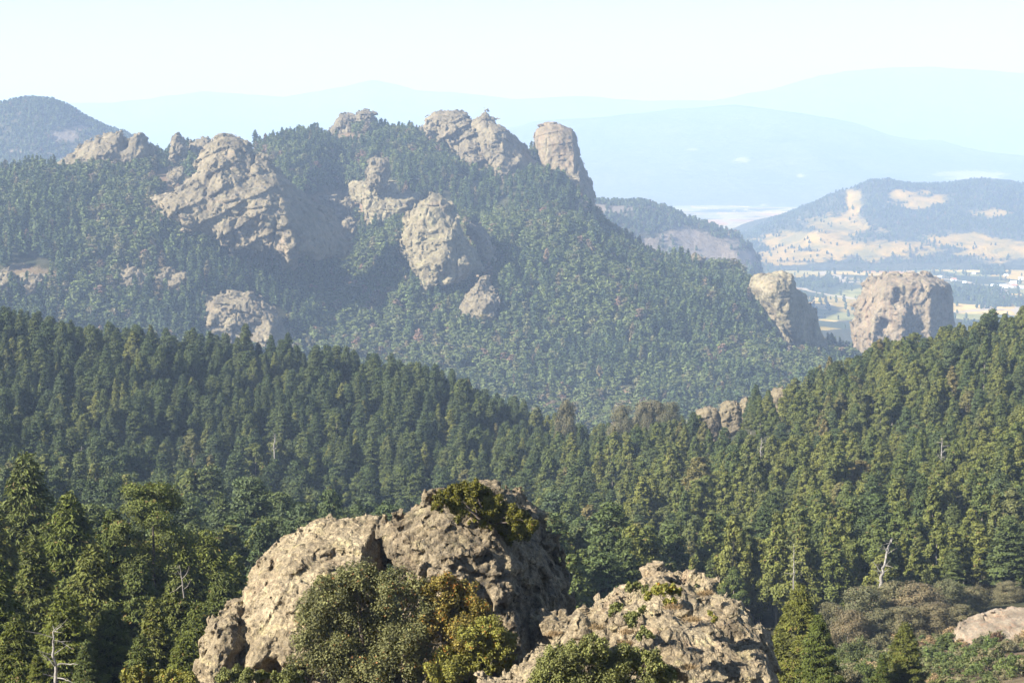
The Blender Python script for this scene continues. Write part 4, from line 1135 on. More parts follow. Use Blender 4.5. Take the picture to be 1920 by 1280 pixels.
used = np.zeros(nM, bool)
def pick(cond, n, minsep=0.0):
    c = np.nonzero(cond & ~hid & ~used)[0]
    c = c[np.argsort(-size[c])][:n]
    used[c] = True
    return c
def zone(u, v):
    """a landmark that finds the tree: what it stands near in the picture"""
    for lim, z in ((70, "over the tallest near fir"), (170, "over the conical near fir"), (240, "between the near firs and the broad-headed tree"), (340, "straight over the broad-headed near tree"), (430, "over the wide near fir by the boulder"),
                   (520, "in the hollow's dark near end"), (620, "over the smooth boulder's sloping back"), (716, "over the smooth boulder's top"), (800, "over the cleft between both big boulders"), (900, "over the shrub-topped boulder's rise"),
                   (1000, "over the knobbly boulder's shrub"), (1080, "beyond the knobbly boulder's dark flank"), (1180, "over the gap before the rubbly mound"), (1290, "over the rubbly mound's peak"), (1400, "over the rubbly mound's far shoulder"),
                   (1480, "before the thin upright snag"), (1560, "over the sunlit drooping fir"), (1640, "just short of the leaning snag"), (1720, "right beyond the leaning snag"), (1800, "over the middle of the oak clump")):
        if u < lim: return z
    return "over the pinkish rock slab"
look_fir = ["dense broad dark green fir", "slim pointed dark green fir", "wide layered dark green fir", "narrow spiry dark green fir", "ragged fir with a bare lower trunk", "full conical dark green fir"]
look_pine = ["clumpy olive green pine", "broad olive green pine", "narrow upright olive green pine", "loose olive green pine", "wide round-topped green pine", "thin-crowned pine with its trunk showing"]
cf = pick(~is_pine, 235); cp = pick(is_pine, 270)
for c in list(cf) + list(cp):
    pn = bool(is_pine[c]); k = int(mk[c]) % 6
    src = (mid_pine if pn else mid_fir)[k]
    lk = (look_pine if pn else look_fir)[k]
    hgt = "tall " if ms[c] > 0.98 else ("short " if ms[c] < 0.72 else "")
    zn = zone(tu[c], tv[c])
    rk = "front-rank " if my[c] < 420 else ("second-rank " if my[c] < 520 else "back-rank ")
    place_tree(None, "pine_tree" if pn else "fir_tree", src[0], src[1], mx[c], my[c], mz[c] - 0.3, mr[c], ms[c], mw[c],
               (lambda t_: t_ if len(t_.split()) <= 16 else t_.split(" ", 1)[1])("%s%s%s %s" % (rk, hgt, lk, zn)), "tree", "%ss %s" % ("pine" if pn else "fir", zn))
r_ = ~used
tilt = rng.normal(0, 0.03, (nM, 2))
scatter("forest", np.stack([mx, my, mz - 0.3], 1)[r_], np.stack([tilt[:, 0], tilt[:, 1], mr], 1)[r_], np.stack([mw, mw, ms], 1)[r_], mk[r_], mid_protos)

# ---------------- the wooded mountain
from mathutils.bvhtree import BVHTree
fx, fy = jitter_grid(1760, 3120, 8.6, 10.0, -320, 2050)
fz = terr.height(fx, fy); fu, fv = proj(fx, fy, fz)
keepf = np.ones(len(fx), bool)
for ri_, (pl_, ya, yb) in enumerate(ROCKS):
    if ya > 1700:
        vbm = max(b for _, b in pl_); vtm = min(b for _, b in pl_)
        Yl = ya + (yb - ya) * np.clip((vbm - fv) / (vbm - vtm), -0.3, 1.2)
        # trees that would stand inside or behind the stone are left out; those on ground before it stay
        inp = in_poly(pl_, fu, fv); cand = np.nonzero(inp & keepf)[0]
        bv = BVHTree.FromPolygons(ROCK_OBJ[ri_][0].tolist(), ROCK_OBJ[ri_][1].tolist())
        for c in cand:
            q_ = mathutils.Vector((fx[c], fy[c], fz[c])); dist = q_.length
            if bv.ray_cast((0, 0, 0), q_ / dist, dist)[0] is not None: keepf[c] = False
        if SLOPE_ROCK[ri_]:      # nothing tall right before the foot of the stone
            for dv_, pr_ in ((12, 0.95), (24, 0.8)):
                q = [(a, b + dv_) for a, b in pl_]
                keepf &= ~(in_poly(q, fu, fv) & ~inp & (fy < Yl + 30) & (fy > Yl - 170) & (rng.random(len(fx)) < pr_))
op = ground_open(fu, fv, np.stack([fx, fy, fz], 1))
keepf &= rng.random(len(fx)) > op * 1.25
fn = fbm(np.stack([fx, fy, 0 * fx], 1) / 90.0, 3)
keepf &= rng.random(len(fx)) > 0.04 + 1.2 * np.clip(fn - 0.22, 0, 1)
fx, fy, fz, fu, fv, fn = [a[keepf] for a in (fx, fy, fz, fu, fv, fn)]
nF = len(fx)
conif = rng.random(nF) < (0.62 + 1.9 * fn - 0.25 * sstep(300, 500, fu) * (fv > 640))
fk = np.where(conif, rng.integers(0, 4, nF), 4 + rng.integers(0, 4, nF))
fs = rng.uniform(0.65, 1.5, nF)
fs *= np.where((fy > 2500) & (fu > 480) & (fu < 1250), 0.85, 1.0)
fw = fs**0.6 * rng.uniform(1.15, 1.9, nF)
scatter("mountain_forest", np.stack([fx, fy, fz - 0.5], 1), np.stack([0 * fx, 0 * fx, rng.uniform(0, 6.28, nF)], 1), np.stack([fw, fw, fs], 1), fk, far_protos)
print("trees", nM, nF)

# ---------------- woods of the far hills and the valley
def hill_trees(name, t, u0, u1, Y0, Y1, sp, opens, s0=0.6, s1=1.1):
    x, y = jitter_grid(Y0, Y1, sp, sp, u0, u1)
    z = t.height(x, y); u, v = proj(x, y, z)
    o = open_mask(opens, u, v)
    n = fbm(np.stack([x, y, 0 * x], 1) / 150.0, 3)
    k = (rng.random(len(x)) > np.minimum(o * 1.1, 0.88) + 0.05 + 0.5 * np.clip(n, 0, 1)) & (z > VALLEY_Z - 8)
    x, y, z = x[k], y[k], z[k]; s = rng.uniform(s0, s1, len(x))
    scatter(name, np.stack([x, y, z - 1], 1), np.stack([0 * x, 0 * x, rng.uniform(0, 6.28, len(x))], 1), np.stack([s, s, s], 1), rng.integers(0, 4, len(x)), tiny_protos)
    print(name, len(x))
hill_trees("left_hill_woods", hill_left, -300, 420, 4380, 4980, 9.0, [(120, 255, 26, 10), (150, 240, 12, 5), (140, 300, 30, 5)])
hill_trees("rocky_hill_woods", hill_mid, 1080, 1440, 4300, 4780, 10.0, [(1150, 392, 55, 8), (1330, 470, 85, 30), (1290, 445, 60, 16), (1390, 480, 45, 26), (1250, 500, 40, 16), (1220, 470, 20, 22)])
hill_trees("hill_woods", hill_right, 1300, 2150, 6500, 7700, 15.0,
  [(1575, 425, 70, 24), (1640, 470, 130, 18), (1730, 376, 46, 13), (1690, 365, 22, 10), (1520, 455, 95, 24), (1470, 480, 75, 16), (1800, 450, 66, 15), (1880, 470, 75, 22), (1600, 380, 15, 28), (1860, 400, 40, 8)])
# tree belts between the fields
bx_, by_ = jitter_grid(4300, 7000, 13, 15, 1300, 2150)
bn = fbm(np.stack([bx_ / 330.0, by_ / 520.0, 0 * bx_ + 4], 1), 4)
bk = bn > 0.24
bk |= (rng.random(len(bx_)) < 0.03)
bx_, by_ = bx_[bk], by_[bk]
s = rng.uniform(0.5, 1.2, len(bx_))
vz = VALLEY_Z + fbm(np.stack([bx_ / 600, by_ / 600, 0 * bx_], 1), 4) * 16
scatter("valley_woods", np.stack([bx_, by_, vz - 1], 1), np.stack([0 * bx_, 0 * bx_, s * 5], 1), np.stack([s, s, s * 1.3], 1), rng.integers(0, 4, len(bx_)), tiny_protos)

# ---------------- undergrowth of the open slope
def low_bush(seed, mat):
    return crown_mesh("low_bush", [pine_crown(1.6, 1.3, 9, 700, 0.12, 0.05, 2.5, seed, 0.9)], mat)

# ------------------------------------------------------------------ near vegetation
def at(u, v, Y): return np.array([float(c) for c in P(float(u), float(v), float(Y))])

def fir_at(u, vt_, Y, k, wide, label, group="firs standing close below the viewpoint", rz=None):
    x, y, zt_ = at(u, vt_, Y)
    for _ in range(2):
        zg = terr.height(x, y)[0]
    H = max(zt_ - zg, 3.0)
    tr, cr, H0 = near_fir[k % 5]
    s = H / H0; w = s * wide * 1.12
    return place_tree(None, "fir_tree", tr, cr, x, y, zg - 0.1, rng.uniform(0, 6.28) if rz is None else rz, s, w, label, "tree", group)
NEAR = [
 (48, 852, 200, 2, 1.05, "tall layered fir reaching highest among the near firs, its tip by the picture edge"),
 (-30, 905, 190, 0, 1.2, "fir cut by the picture edge beside the highest near fir"),
 (128, 925, 172, 0, 1.15, "dark conical fir next to the highest near fir, with yellowish lower sprays"),
 (212, 958, 180, 1, 1.1, "bluish slim fir in front of the broad-headed dark tree"),
 (388, 996, 190, 2, 1.35, "wide dark green fir nearest the smooth boulder's shoulder"),
 (345, 1015, 176, 0, 1.2, "bright green fir between the broad-headed tree and the smooth boulder"),
 (440, 1040, 215, 3, 1.35, "small-looking fir peering over the smooth boulder's flank"),
 (60, 1005, 152, 3, 1.25, "fir with bronze tinged sprays beneath the highest near fir"),
 (-10, 1040, 140, 1, 1.3, "dark fir filling the picture edge beneath the bronze tinged one"),
 (176, 1018, 150, 0, 1.35, "full light green fir at the heart of the near group"),
 (258, 1052, 150, 4, 1.3, "yellow-green fir beneath the broad-headed dark tree"),
 (328, 1085, 142, 1, 1.25, "fir standing behind the grey dead twigs"),
 (415, 1075, 168, 2, 1.2, "fir whose side touches the boulder's lit outline"),
 (120, 1105, 126, 2, 1.25, "low bushy fir with rusty tips above the white snag"),
 (205, 1128, 128, 0, 1.2, "low blue-green fir to the side of the white snag"),
 (290, 1120, 134, 3, 1.3, "low dark fir before the grey dead twigs"),
 (372, 1128, 140, 0, 1.25, "pale green fir just above the low lit boulder"),
 (30, 1150, 116, 0, 1.3, "yellowish fir beneath everything at the picture corner"),
 (345, 1190, 128, 2, 1.2, "lowest fir beside the low lit boulder, mostly in shade"),
 (160, 1200, 112, 3, 1.3, "small fir right beside the white snag's branches"),
 (262, 1190, 120, 1, 1.3, "small dark fir above the low yellow-green shrubs"),
 (70, 1225, 108, 1, 1.3, "tiny fir at the white snag's foot"),
 (232, 1075, 160, 2, 1.1, "shaded fir glimpsed between the light green and the yellow-green ones"),
 (300, 985, 200, 4, 1.2, "dark fir half hidden behind the bright green one"),
 (95, 975, 196, 4, 1.2, "dark fir half hidden between the highest near fir and the conical one"),
 (485, 1018, 330, 1, 1.5, "pale fir with a spiry tip in the hollow beyond the smooth boulder"),
 (438, 985, 340, 4, 1.4, "grey-green fir with a thin spire in the hollow beyond the smooth boulder"),
 (510, 1010, 360, 0, 1.5, "rounded fir in the hollow, partly behind the smooth boulder's back"),
 (1500, 1096, 172, 2, 1.25, "sunlit fir with drooping yellow-green sprays beside the rubbly mound"),
 (1535, 1150, 160, 0, 1.2, "fir half in shade pressed against the sunlit drooping one"),
 (1462, 1172, 180, 1, 1.3, "fir squeezed between the rubbly mound and the sunlit drooping one"),
 (1698, 1165, 165, 0, 1.35, "small bright conical fir standing alone before the grey oaks"),
 (1655, 1225, 158, 3, 1.3, "low fir beside the small bright conical one"),
]
for n_ in NEAR: fir_at(*n_)
# the broad-headed tree
def pine_near(u, vt_, Y, label):
    x, y, zt_ = at(u, vt_, Y); zg = terr.height(x, y)[0]; H = zt_ - zg
    parts = [pine_crown(H, H * 0.18, 44, 36000, 0.13, 0.40, 2.6, 77, 0.6), pine_crown(H * 0.72, H * 0.22, 34, 22000, 0.13, 0.25, 2.0, 78, 0.6)]
    t = empty("pine_tree", (x, y, zg)); tag(t, label, "tree")
    link("trunk", trunk_mesh("pine_trunk_near", H, 0.35, m_bark, 5, 8), t); link("crown", crown_mesh("pine_crown_near", parts, m_fir_near), t)
pine_near(285, 890, 178, "broad-headed dark tree with a lopsided clumpy top above the near firs")

# grey oaks at the lower corner and bushes on the open slope
OAKS = [(1620, 1098, 318, 1.1, "grey-green oak at the left end of the oak clump"), (1672, 1088, 325, 1.25, "brownish oak directly beneath the leaning bleached snag"), (1722, 1092, 322, 1.3, "wide olive oak in the middle of the clump"),
        (1778, 1086, 330, 1.25, "greener oak towards the slab in the oak clump"), (1826, 1100, 335, 1.1, "shaded oak behind the slab's upper end"), (1650, 1140, 300, 1.2, "pale twiggy oak in front of the brownish one"),
        (1592, 1142, 296, 1.0, "dull green oak beside the sunlit drooping fir"), (1700, 1135, 300, 1.2, "oak with greyish lichen crown in the front row"), (1752, 1130, 303, 1.2, "oak whose trunks show above the reddish brush"),
        (1800, 1132, 310, 1.0, "small brown oak in the row nearest the slab"), (1893, 1098, 345, 0.95, "light grey bare-looking oak standing above the slab"), (1560, 1128, 310, 1.0, "half-hidden oak behind the sunlit drooping fir"),
        (1860, 1092, 372, 1.0, "dark oak in the shade beyond the slab")]
for i, (u, v, Y, sc, lb) in enumerate(OAKS):
    x, y, zt_ = at(u, v, Y); zg = terr.height(x, y)[0]; H = max(zt_ - zg, 4) ; tr, cr, H0 = oak[i % 4]
    s = H / H0
    place_tree(None, "oak_tree", tr, cr, x, y, zg - 0.1, rng.uniform(0, 6.28), s, max(s, 0.8) * sc, lb, "tree", "oaks clumped above the open slope")
# ochre oaks on the saddle
for i, (u, v, lb) in enumerate([(1207, 752, "golden brown round oak on the saddle"), (1245, 765, "brownish spreading oak beside the golden one on the saddle"), (1168, 758, "pinkish bare-twigged oak on the saddle"), (1228, 748, "dark green oak on the saddle behind the golden one"), (1258, 752, "green oak at the end of the saddle row"), (1060, 748, "reddish thin oak by the saddle's lowest point")]):
    x, y, zt_ = at(u, v, 872); zg = terr.height(x, y)[0]; H = max(zt_ - zg, 8); tr, cr, H0 = oak[i % 4]; s = H / H0
    place_tree(None, "oak_tree", tr, cr, x, y, zg - 0.3, rng.uniform(0, 6.28), s, min(s, 1.5) * 1.05, lb, "tree", "oaks on the saddle")

def shrub(name, label, lobes, base, Y, leaf, n, mat, depth=0.8, group=None, stems=True, cat="shrub", seed=0, asp=0.6, nst=None, fuzz=1.0, stem_r=0.07, spread=None):
    """lobes: (u, v, radius px); base: (u, v) of the foot; leaves one by one on rounded masses, over branching stems"""
    r = np.random.default_rng(1000 + seed)
    b = at(base[0], base[1], Y)
    g_ = Geo(); C = []; Rr = []
    for (u, v, rp) in lobes:
        c = at(u, v, Y + r.uniform(-depth, depth)); C.append(c - b); Rr.append(rp * 1.18 * Y / FPX)
    C = np.array(C); Rr = np.array(Rr)
    # subclumps on each lobe
    ns = 20
    ci = np.repeat(np.arange(len(C)), ns); d = unit(r.normal(0, 1, (len(ci), 3)) + np.array([0, -0.2, 0.3]))
    SC = C[ci] + d * (Rr[ci] * r.uniform(0.3, 0.95, len(ci)))[:, None]; SR = Rr[ci] * r.uniform(0.24, 0.46, len(ci))
    w = SR**2; si = r.choice(len(SC), n, p=w / w.sum())
    dd = unit(r.normal(0, 1, (n, 3)) + np.array([0, 0, 0.35]))
    c = SC[si] + dd * (SR[si] * r.uniform(0.3, 1.15, n) * fuzz)[:, None]
    nn = dd + r.normal(0, 0.7, (n, 3)) + np.array([0, 0, 0.35]); td = r.normal(0, 1, (n, 3)) + dd * 0.5
    a = leaf * r.uniform(0.6, 1.3, n); br = r.random(len(SC))
    tint = np.clip(0.45 + (br[si] - .5) * .5 + r.normal(0, 0.2, n), 0, 1)
    g_.add(*leaf_quads(c, nn, td, a, a * asp, tint))
    t = empty(name, tuple(b)); tag(t, label, cat, group)
    link("crown" if stems else "foliage", g_.mesh(name + "_leaves", mat), t)
    if stems:
        gs = Geo()
        for i in range(len(C)):
            p0 = np.array([r.normal(0, 0.25), r.normal(0, 0.15), -0.4]); m1 = C[i] * 0.45 + r.normal(0, 0.15, 3) * np.linalg.norm(C[i]) * 0.35
            pts = np.array([p0, p0 * .4 + m1 * 0.5 + r.normal(0, .08, 3), m1, (m1 + C[i]) / 2 + r.normal(0, 0.1, 3), C[i]])
            gs.tube(pts, np.array([1, .8, .6, .4, .2]) * stem_r, 5, 0.5)
            for j in np.nonzero(ci == i)[0][::2]:
                q = C[i] * 0.75 + m1 * 0.25
                gs.tube(np.array([q, (q + SC[j]) / 2 + r.normal(0, 0.06, 3), SC[j] + (SC[j] - q) * 0.12]), np.array([.3, .2, .06]) * stem_r, 4, 0.5)
        link("branches", gs.mesh(name + "_stems", m_bark), t)
    return t

m_sh_green = foliage_mat("grey_green_leaves", [(0, (0.1125, 0.1125, 0.0405)), (1, (0.1125, 0.1125, 0.0405))], 0.4, 1.7, odd=((0.2160, 0.1080, 0.0360), 0.05))
m_sh_orange = foliage_mat("autumn_leaves", [(0, (0.19, 0.15, 0.03)), (1, (0.19, 0.15, 0.03))], 0.4, 1.6, odd=((0.28, 0.12, 0.02), 0.24))
m_sh_yellow = foliage_mat("yellow_green_leaves", [(0, (0.17, 0.165, 0.03)), (1, (0.17, 0.165, 0.03))], 0.4, 1.6, odd=((0.25, 0.12, 0.02), 0.12))
m_sh_bright = foliage_mat("round_green_leaves", [(0, (0.115, 0.125, 0.036)), (1, (0.125, 0.13, 0.036))], 0.4, 1.8, odd=((0.17, 0.16, 0.07), 0.06))
m_sh_mat = foliage_mat("juniper_leaves", [(0, (0.0935, 0.0892, 0.0108)), (1, (0.0935, 0.0892, 0.0108))], 0.35, 1.7, odd=((0.1020, 0.0595, 0.0180), 0.05))
m_straw = foliage_mat("dry_grass", [(0, (0.22, 0.15, 0.075)), (1, (0.26, 0.19, 0.10))], 0.6, 1.4)
m_brush = foliage_mat("reddish_brush", [(0, (0.10, 0.062, 0.036)), (1, (0.12, 0.075, 0.04))], 0.5, 1.5)
m_scrub = foliage_mat("scrub_leaves", [(0, (0.0765, 0.0941, 0.0252)), (0.5, (0.0630, 0.0874, 0.0216)), (1, (0.0990, 0.1064, 0.0378))], 0.5, 1.6)

shrub("shrub", "large grey-green small-leaved shrub hiding the foot of the smooth boulder",
      [(590, 1150, 44), (620, 1105, 36), (675, 1105, 40), (655, 1160, 55), (730, 1115, 40), (775, 1112, 30), (720, 1180, 55), (590, 1215, 48), (650, 1235, 55), (725, 1250, 55), (775, 1190, 45), (570, 1270, 40), (790, 1250, 45), (700, 1075, 12), (655, 1075, 12), (812, 1150, 34)],
      (690, 1310), 91.5, 0.062, 78000, m_sh_green, 1.0, seed=1, stem_r=0.11)
shrub("shrub", "orange and gold autumn shrub before the dark flank of the knobbly boulder",
      [(800, 1108, 22), (835, 1100, 26), (870, 1112, 26), (850, 1150, 40), (895, 1135, 22), (905, 1165, 24), (815, 1165, 34), (870, 1195, 36)],
      (845, 1310), 91.2, 0.062, 42000, m_sh_orange, 0.7, seed=2, stem_r=0.10)
shrub("shrub", "yellow-green shrub leaning out beyond the orange one, with rusty outer leaves",
      [(890, 1190, 30), (925, 1185, 26), (945, 1210, 24), (905, 1225, 34), (870, 1245, 32), (940, 1245, 24), (830, 1255, 34), (900, 1268, 26), (962, 1195, 10)],
      (880, 1315), 90.4, 0.062, 42000, m_sh_yellow, 0.7, seed=3, stem_r=0.09)
shrub("shrub", "bright round-leaved bush in front of the rubbly mound",
      [(1040, 1250, 34), (1075, 1228, 28), (1110, 1215, 24), (1115, 1255, 40), (1160, 1240, 32), (1195, 1250, 32), (1225, 1240, 22), (1245, 1268, 26), (1015, 1280, 26), (1150, 1290, 50), (1220, 1300, 40), (1070, 1300, 40)],
      (1130, 1360), 75.0, 0.055, 60000, m_sh_bright, 0.6, seed=4, stem_r=0.06)
shrub("shrub", "dark mat-forming shrub with golden tips crowning the knobbly boulder",
      [(826, 938, 13), (845, 926, 15), (868, 922, 17), (890, 918, 17), (905, 930, 20), (875, 945, 20), (850, 945, 14), (925, 948, 20), (945, 962, 19), (965, 968, 17), (985, 976, 15), (998, 984, 11), (940, 985, 20), (965, 995, 19), (915, 968, 18), (985, 1000, 12), (955, 1012, 12), (860, 958, 16), (890, 968, 16), (925, 1000, 14), (820, 950, 10)],
      (910, 965), 98.0, 0.06, 60000, m_sh_mat, 2.2, seed=5, stem_r=0.05)
for i, (lo, u0, lb, mt) in enumerate([
    ([(245, 1268, 14), (262, 1262, 13), (280, 1272, 15), (262, 1285, 18)], 262, "rusty green low shrub at the left end of the row under the firs", m_sh_yellow),
    ([(310, 1272, 16), (335, 1268, 14), (355, 1275, 16), (330, 1288, 18)], 335, "dry-looking pale low shrub under the low lit boulder", m_sh_yellow),
    ([(420, 1268, 14), (442, 1262, 15), (465, 1264, 16), (488, 1270, 14), (455, 1284, 20)], 452, "bright yellow-green low shrub under the lit boulders", m_sh_bright),
    ([(520, 1274, 15), (542, 1268, 15), (560, 1276, 15), (540, 1288, 18)], 540, "low green shrub where the grey-green one begins", m_sh_bright)]):
    shrub("shrub", lb, lo, (u0, 1300), 89.0, 0.055, 11000, mt, 0.5, seed=10 + i, stem_r=0.04, group="low shrubs along the foot of the boulders")
# plants on the rubbly mound
for i, (lo, u0, v0, Y, lb, mt, lf, n, nm) in enumerate([
    ([(1228, 1108, 9), (1243, 1103, 10), (1258, 1104, 9), (1270, 1110, 8), (1215, 1116, 8)], 1240, 1120, 84.8, "low spiky shrub under the mound's pale peak", m_sh_yellow, 0.07, 3200, "shrub"),
    ([(1180, 1100, 8), (1195, 1098, 8), (1208, 1104, 7)], 1195, 1112, 86.0, "wispy shrub beside the mound's pale peak", m_sh_bright, 0.06, 1200, "shrub"),
    ([(1150, 1142, 8), (1160, 1136, 8), (1146, 1150, 6)], 1152, 1155, 84.0, "yellow-green tuft among the pale stones", m_sh_bright, 0.06, 1200, "plant"),
    ([(1178, 1158, 9), (1192, 1152, 8), (1205, 1142, 8), (1185, 1168, 8)], 1188, 1172, 82.5, "spreading green plant on the mound's slope", m_sh_bright, 0.06, 1500, "plant"),
    ([(1205, 1185, 8), (1218, 1190, 7), (1198, 1194, 7)], 1206, 1200, 80.5, "succulent green rosettes above the pale block", m_sh_bright, 0.07, 900, "plant"),
    ([(1250, 1130, 7), (1262, 1127, 6)], 1255, 1136, 83.8, "small yellowish plant near the dark stone", m_sh_yellow, 0.06, 600, "plant"),
    ([(1340, 1160, 6), (1330, 1150, 6)], 1335, 1166, 82.2, "small dry plant under the grey cobble", m_sh_yellow, 0.05, 500, "plant"),
    ([(1268, 1262, 9), (1280, 1270, 8)], 1272, 1280, 76.6, "dry brown tuft beside the round-leaved bush", m_straw, 0.08, 900, "plant")]):
    shrub(nm, lb, lo, (u0, v0), Y - 1.5, lf, n, mt, 0.4, seed=30 + i, stem_r=0.015)

def grass_tuft(u, v, Y, h, n, label, mat=None, seed=0):
    r = np.random.default_rng(seed + 2000); b = at(u, v, Y)
    az = r.uniform(0, 6.28, n); ln = r.uniform(0.2, 1, n)
    d = np.stack([np.cos(az) * ln, np.sin(az) * ln, 0.6 + r.random(n)], 1); d = unit(d)
    L_ = h * r.uniform(0.5, 1.1, n); c = d * L_[:, None] * 0.5 + np.stack([r.normal(0, h * .5, n), r.normal(0, h * .3, n), 0 * az], 1)
    g_ = Geo(); g_.add(*leaf_quads(c, r.normal(0, 1, (n, 3)), d, L_ * 0.5, 0.012, r.random(n), 0.1))
    o = link("grass_tuft", g_.mesh("grass_tuft", mat or m_straw), loc=tuple(b)); tag(o, label, "grass tuft", "dry grass tufts on the rubbly mound")
for i, (u, v, Y, lb) in enumerate([(1176, 1188, 80.6, "straw coloured tuft under the spreading plant"), (1120, 1180, 82.5, "brown tuft between the two pale stones"), (1172, 1210, 79.2, "reddish brown tuft beside the pale block"), (1300, 1165, 81.8, "brown tuft on the rubble under the dark stone"),
                                    (1322, 1116, 84.2, "reddish tuft on the mound's upper edge"), (1040, 1192, 84.2, "dry grass tuft at the mound's shaded rim"), (1262, 1142, 82.6, "pale tuft by the dark reddish stone"), (1290, 1255, 76.8, "brown tuft low on the mound next to the shadowed cleft")]):
    grass_tuft(u, v, Y - 1.6, 0.32, 260, lb, None, i)

# bushes of the open slope
for i, (u, vt_, Y, rp, lb, mt) in enumerate([
    (1822, 1222, 232, 34, "dark green bush below the slab's lower end", m_scrub), (1768, 1232, 228, 28, "grey-green bush left of the dark one under the slab", m_scrub), (1900, 1205, 238, 30, "greyish bush growing against the slab", m_oak),
    (1885, 1248, 216, 30, "low olive bush under the greyish one", m_scrub), (1728, 1205, 262, 22, "reddish brown leafless brush under the oaks", m_brush), (1742, 1238, 230, 24, "second reddish brush patch, nearer the slab", m_brush),
    (1775, 1188, 268, 20, "small green bush at the slab's upper tip", m_scrub), (1605, 1195, 262, 34, "grey-green bush under the left end of the oaks", m_scrub), (1625, 1240, 210, 30, "bush behind the low fir of the open slope", m_scrub),
    (1585, 1250, 200, 26, "pale bush at the foot of the sunlit drooping fir", m_oak), (1760, 1270, 190, 18, "bright yellow-green bush at the bottom of the slope", m_sh_bright), (1860, 1275, 190, 20, "bright low bush near the picture corner", m_sh_bright),
    (1655, 1185, 275, 26, "twiggy pale bush before the oak trunks", m_oak), (1810, 1262, 205, 18, "brown dry brush between two green bushes", m_brush), (1840, 1195, 250, 12, "small tuft-like bush growing on the slab", m_oak), (1868, 1185, 252, 10, "brown tufty bush higher on the slab", m_brush)]):
    lo = [(u, vt_ + rp * .75, rp * .7), (u - rp * .65, vt_ + rp * 1.0, rp * .55), (u + rp * .65, vt_ + rp * .95, rp * .55), (u + rp * .1, vt_ + rp * 1.35, rp * .7)]
    shrub("bush", lb, lo, (u, vt_ + rp * 1.9), Y, 0.12, 7000, mt, rp * Y / FPX * .5, seed=50 + i, stem_r=0.05, group="bushes on the open slope")

ux, uy = jitter_grid(150, 300, 2.6, 3.0, 1430, 2120)
k_ = rng.random(len(ux)) < 0.62
ux, uy = ux[k_], uy[k_]; uz = terr.height(ux, uy); us_ = rng.uniform(0.5, 1.5, len(ux))
scatter("undergrowth", np.stack([ux, uy, uz - 0.1], 1), np.stack([0 * ux, 0 * ux, us_ * 9], 1), np.stack([us_, us_, us_ * .9], 1), np.array([0, 1, 2, 3, 4, 0, 1, 2, 4, 5])[rng.integers(0, 10, len(ux))],
        [low_bush(900, m_scrub), low_bush(901, m_oak), low_bush(902, m_scrub), low_bush(903, m_oak), low_bush(904, m_scrub), low_bush(905, m_straw)])

# ---------------- dead trees
def dead(name, label, Y, lines, group=None, mat=None):
    """lines: list of ([(u, v), ...], radius start, radius end); the first is the trunk"""
    (u0, v0) = lines[0][0][0]; b = at(u0, v0, Y)
    t = empty(name, tuple(b)); tag(t, label, "dead tree", group)
    r = np.random.default_rng(int(u0))
    for i, (pts, r0, r1) in enumerate(lines):
        yo = 0 if i == 0 else r.uniform(-0.5, 0.5)
        q = np.array([at(u, v, Y + yo * j / max(1, len(pts) - 1)) - b for j, (u, v) in enumerate(pts)])
        # finer, slightly crooked
        tt = np.linspace(0, len(q) - 1, len(q) * 3); q = np.stack([np.interp(tt, np.arange(len(q)), q[:, k]) for k in range(3)], 1)
        q[1:-1] += r.normal(0, r0 * 0.35, (len(q) - 2, 3))
        g_ = Geo(); g_.tube(q, np.linspace(r0, r1, len(q)), 6, 0.5)
        if r0 > 0.02:
            for _ in range(9 if i == 0 else 4):      # broken twigs
                j = r.integers(len(q) // 3 if i == 0 else 1, len(q) - 1); w = r0 * 14 * r.uniform(0.3, 1.0) * (1 if i == 0 else 0.8)
                e = unit(np.array([r.normal(), r.normal() * .6, r.uniform(-.2, .8)])) * min(w, 2.2)
                g_.tube(np.array([q[j], q[j] + e * .5 + r.normal(0, .05, 3) * w * .3, q[j] + e]), np.array([.28, .18, .06]) * r0 * (1 - 0.6 * j / len(q)), 4, 0.5)
        link("trunk" if i == 0 else "branch", g_.mesh(name + "_wood", mat or m_dead, True), t)
dead("dead_tree", "bare white snag with long side branches before the near firs", 99.0,
     [([(105, 1300), (104, 1260), (102, 1225), (101, 1190), (99, 1172)], 0.13, 0.02), ([(104, 1250), (95, 1238), (84, 1228), (74, 1219)], 0.05, 0.015), ([(104, 1247), (115, 1243), (130, 1244), (146, 1245)], 0.05, 0.015),
      ([(104, 1268), (92, 1266), (80, 1262)], 0.035, 0.01), ([(105, 1270), (122, 1272), (138, 1280)], 0.04, 0.01), ([(102, 1200), (112, 1201), (126, 1210), (138, 1217)], 0.025, 0.008), ([(101, 1205), (95, 1200)], 0.02, 0.01)])
dead("dead_tree", "leaning bleached snag with a forked tip rising behind the grey oaks", 333.0,
     [([(1650, 1120), (1652, 1095), (1656, 1065), (1664, 1035), (1673, 1008)], 0.42, 0.07), ([(1660, 1050), (1666, 1030), (1670, 1010)], 0.14, 0.04), ([(1655, 1078), (1646, 1064), (1637, 1052)], 0.12, 0.04), ([(1652, 1090), (1642, 1084)], 0.1, 0.03),
      ([(1653, 1092), (1661, 1090), (1666, 1098)], 0.1, 0.03), ([(1662, 1032), (1657, 1023)], 0.08, 0.03), ([(1656, 1060), (1665, 1058)], 0.07, 0.02), ([(1653, 1086), (1645, 1072)], 0.06, 0.02)])
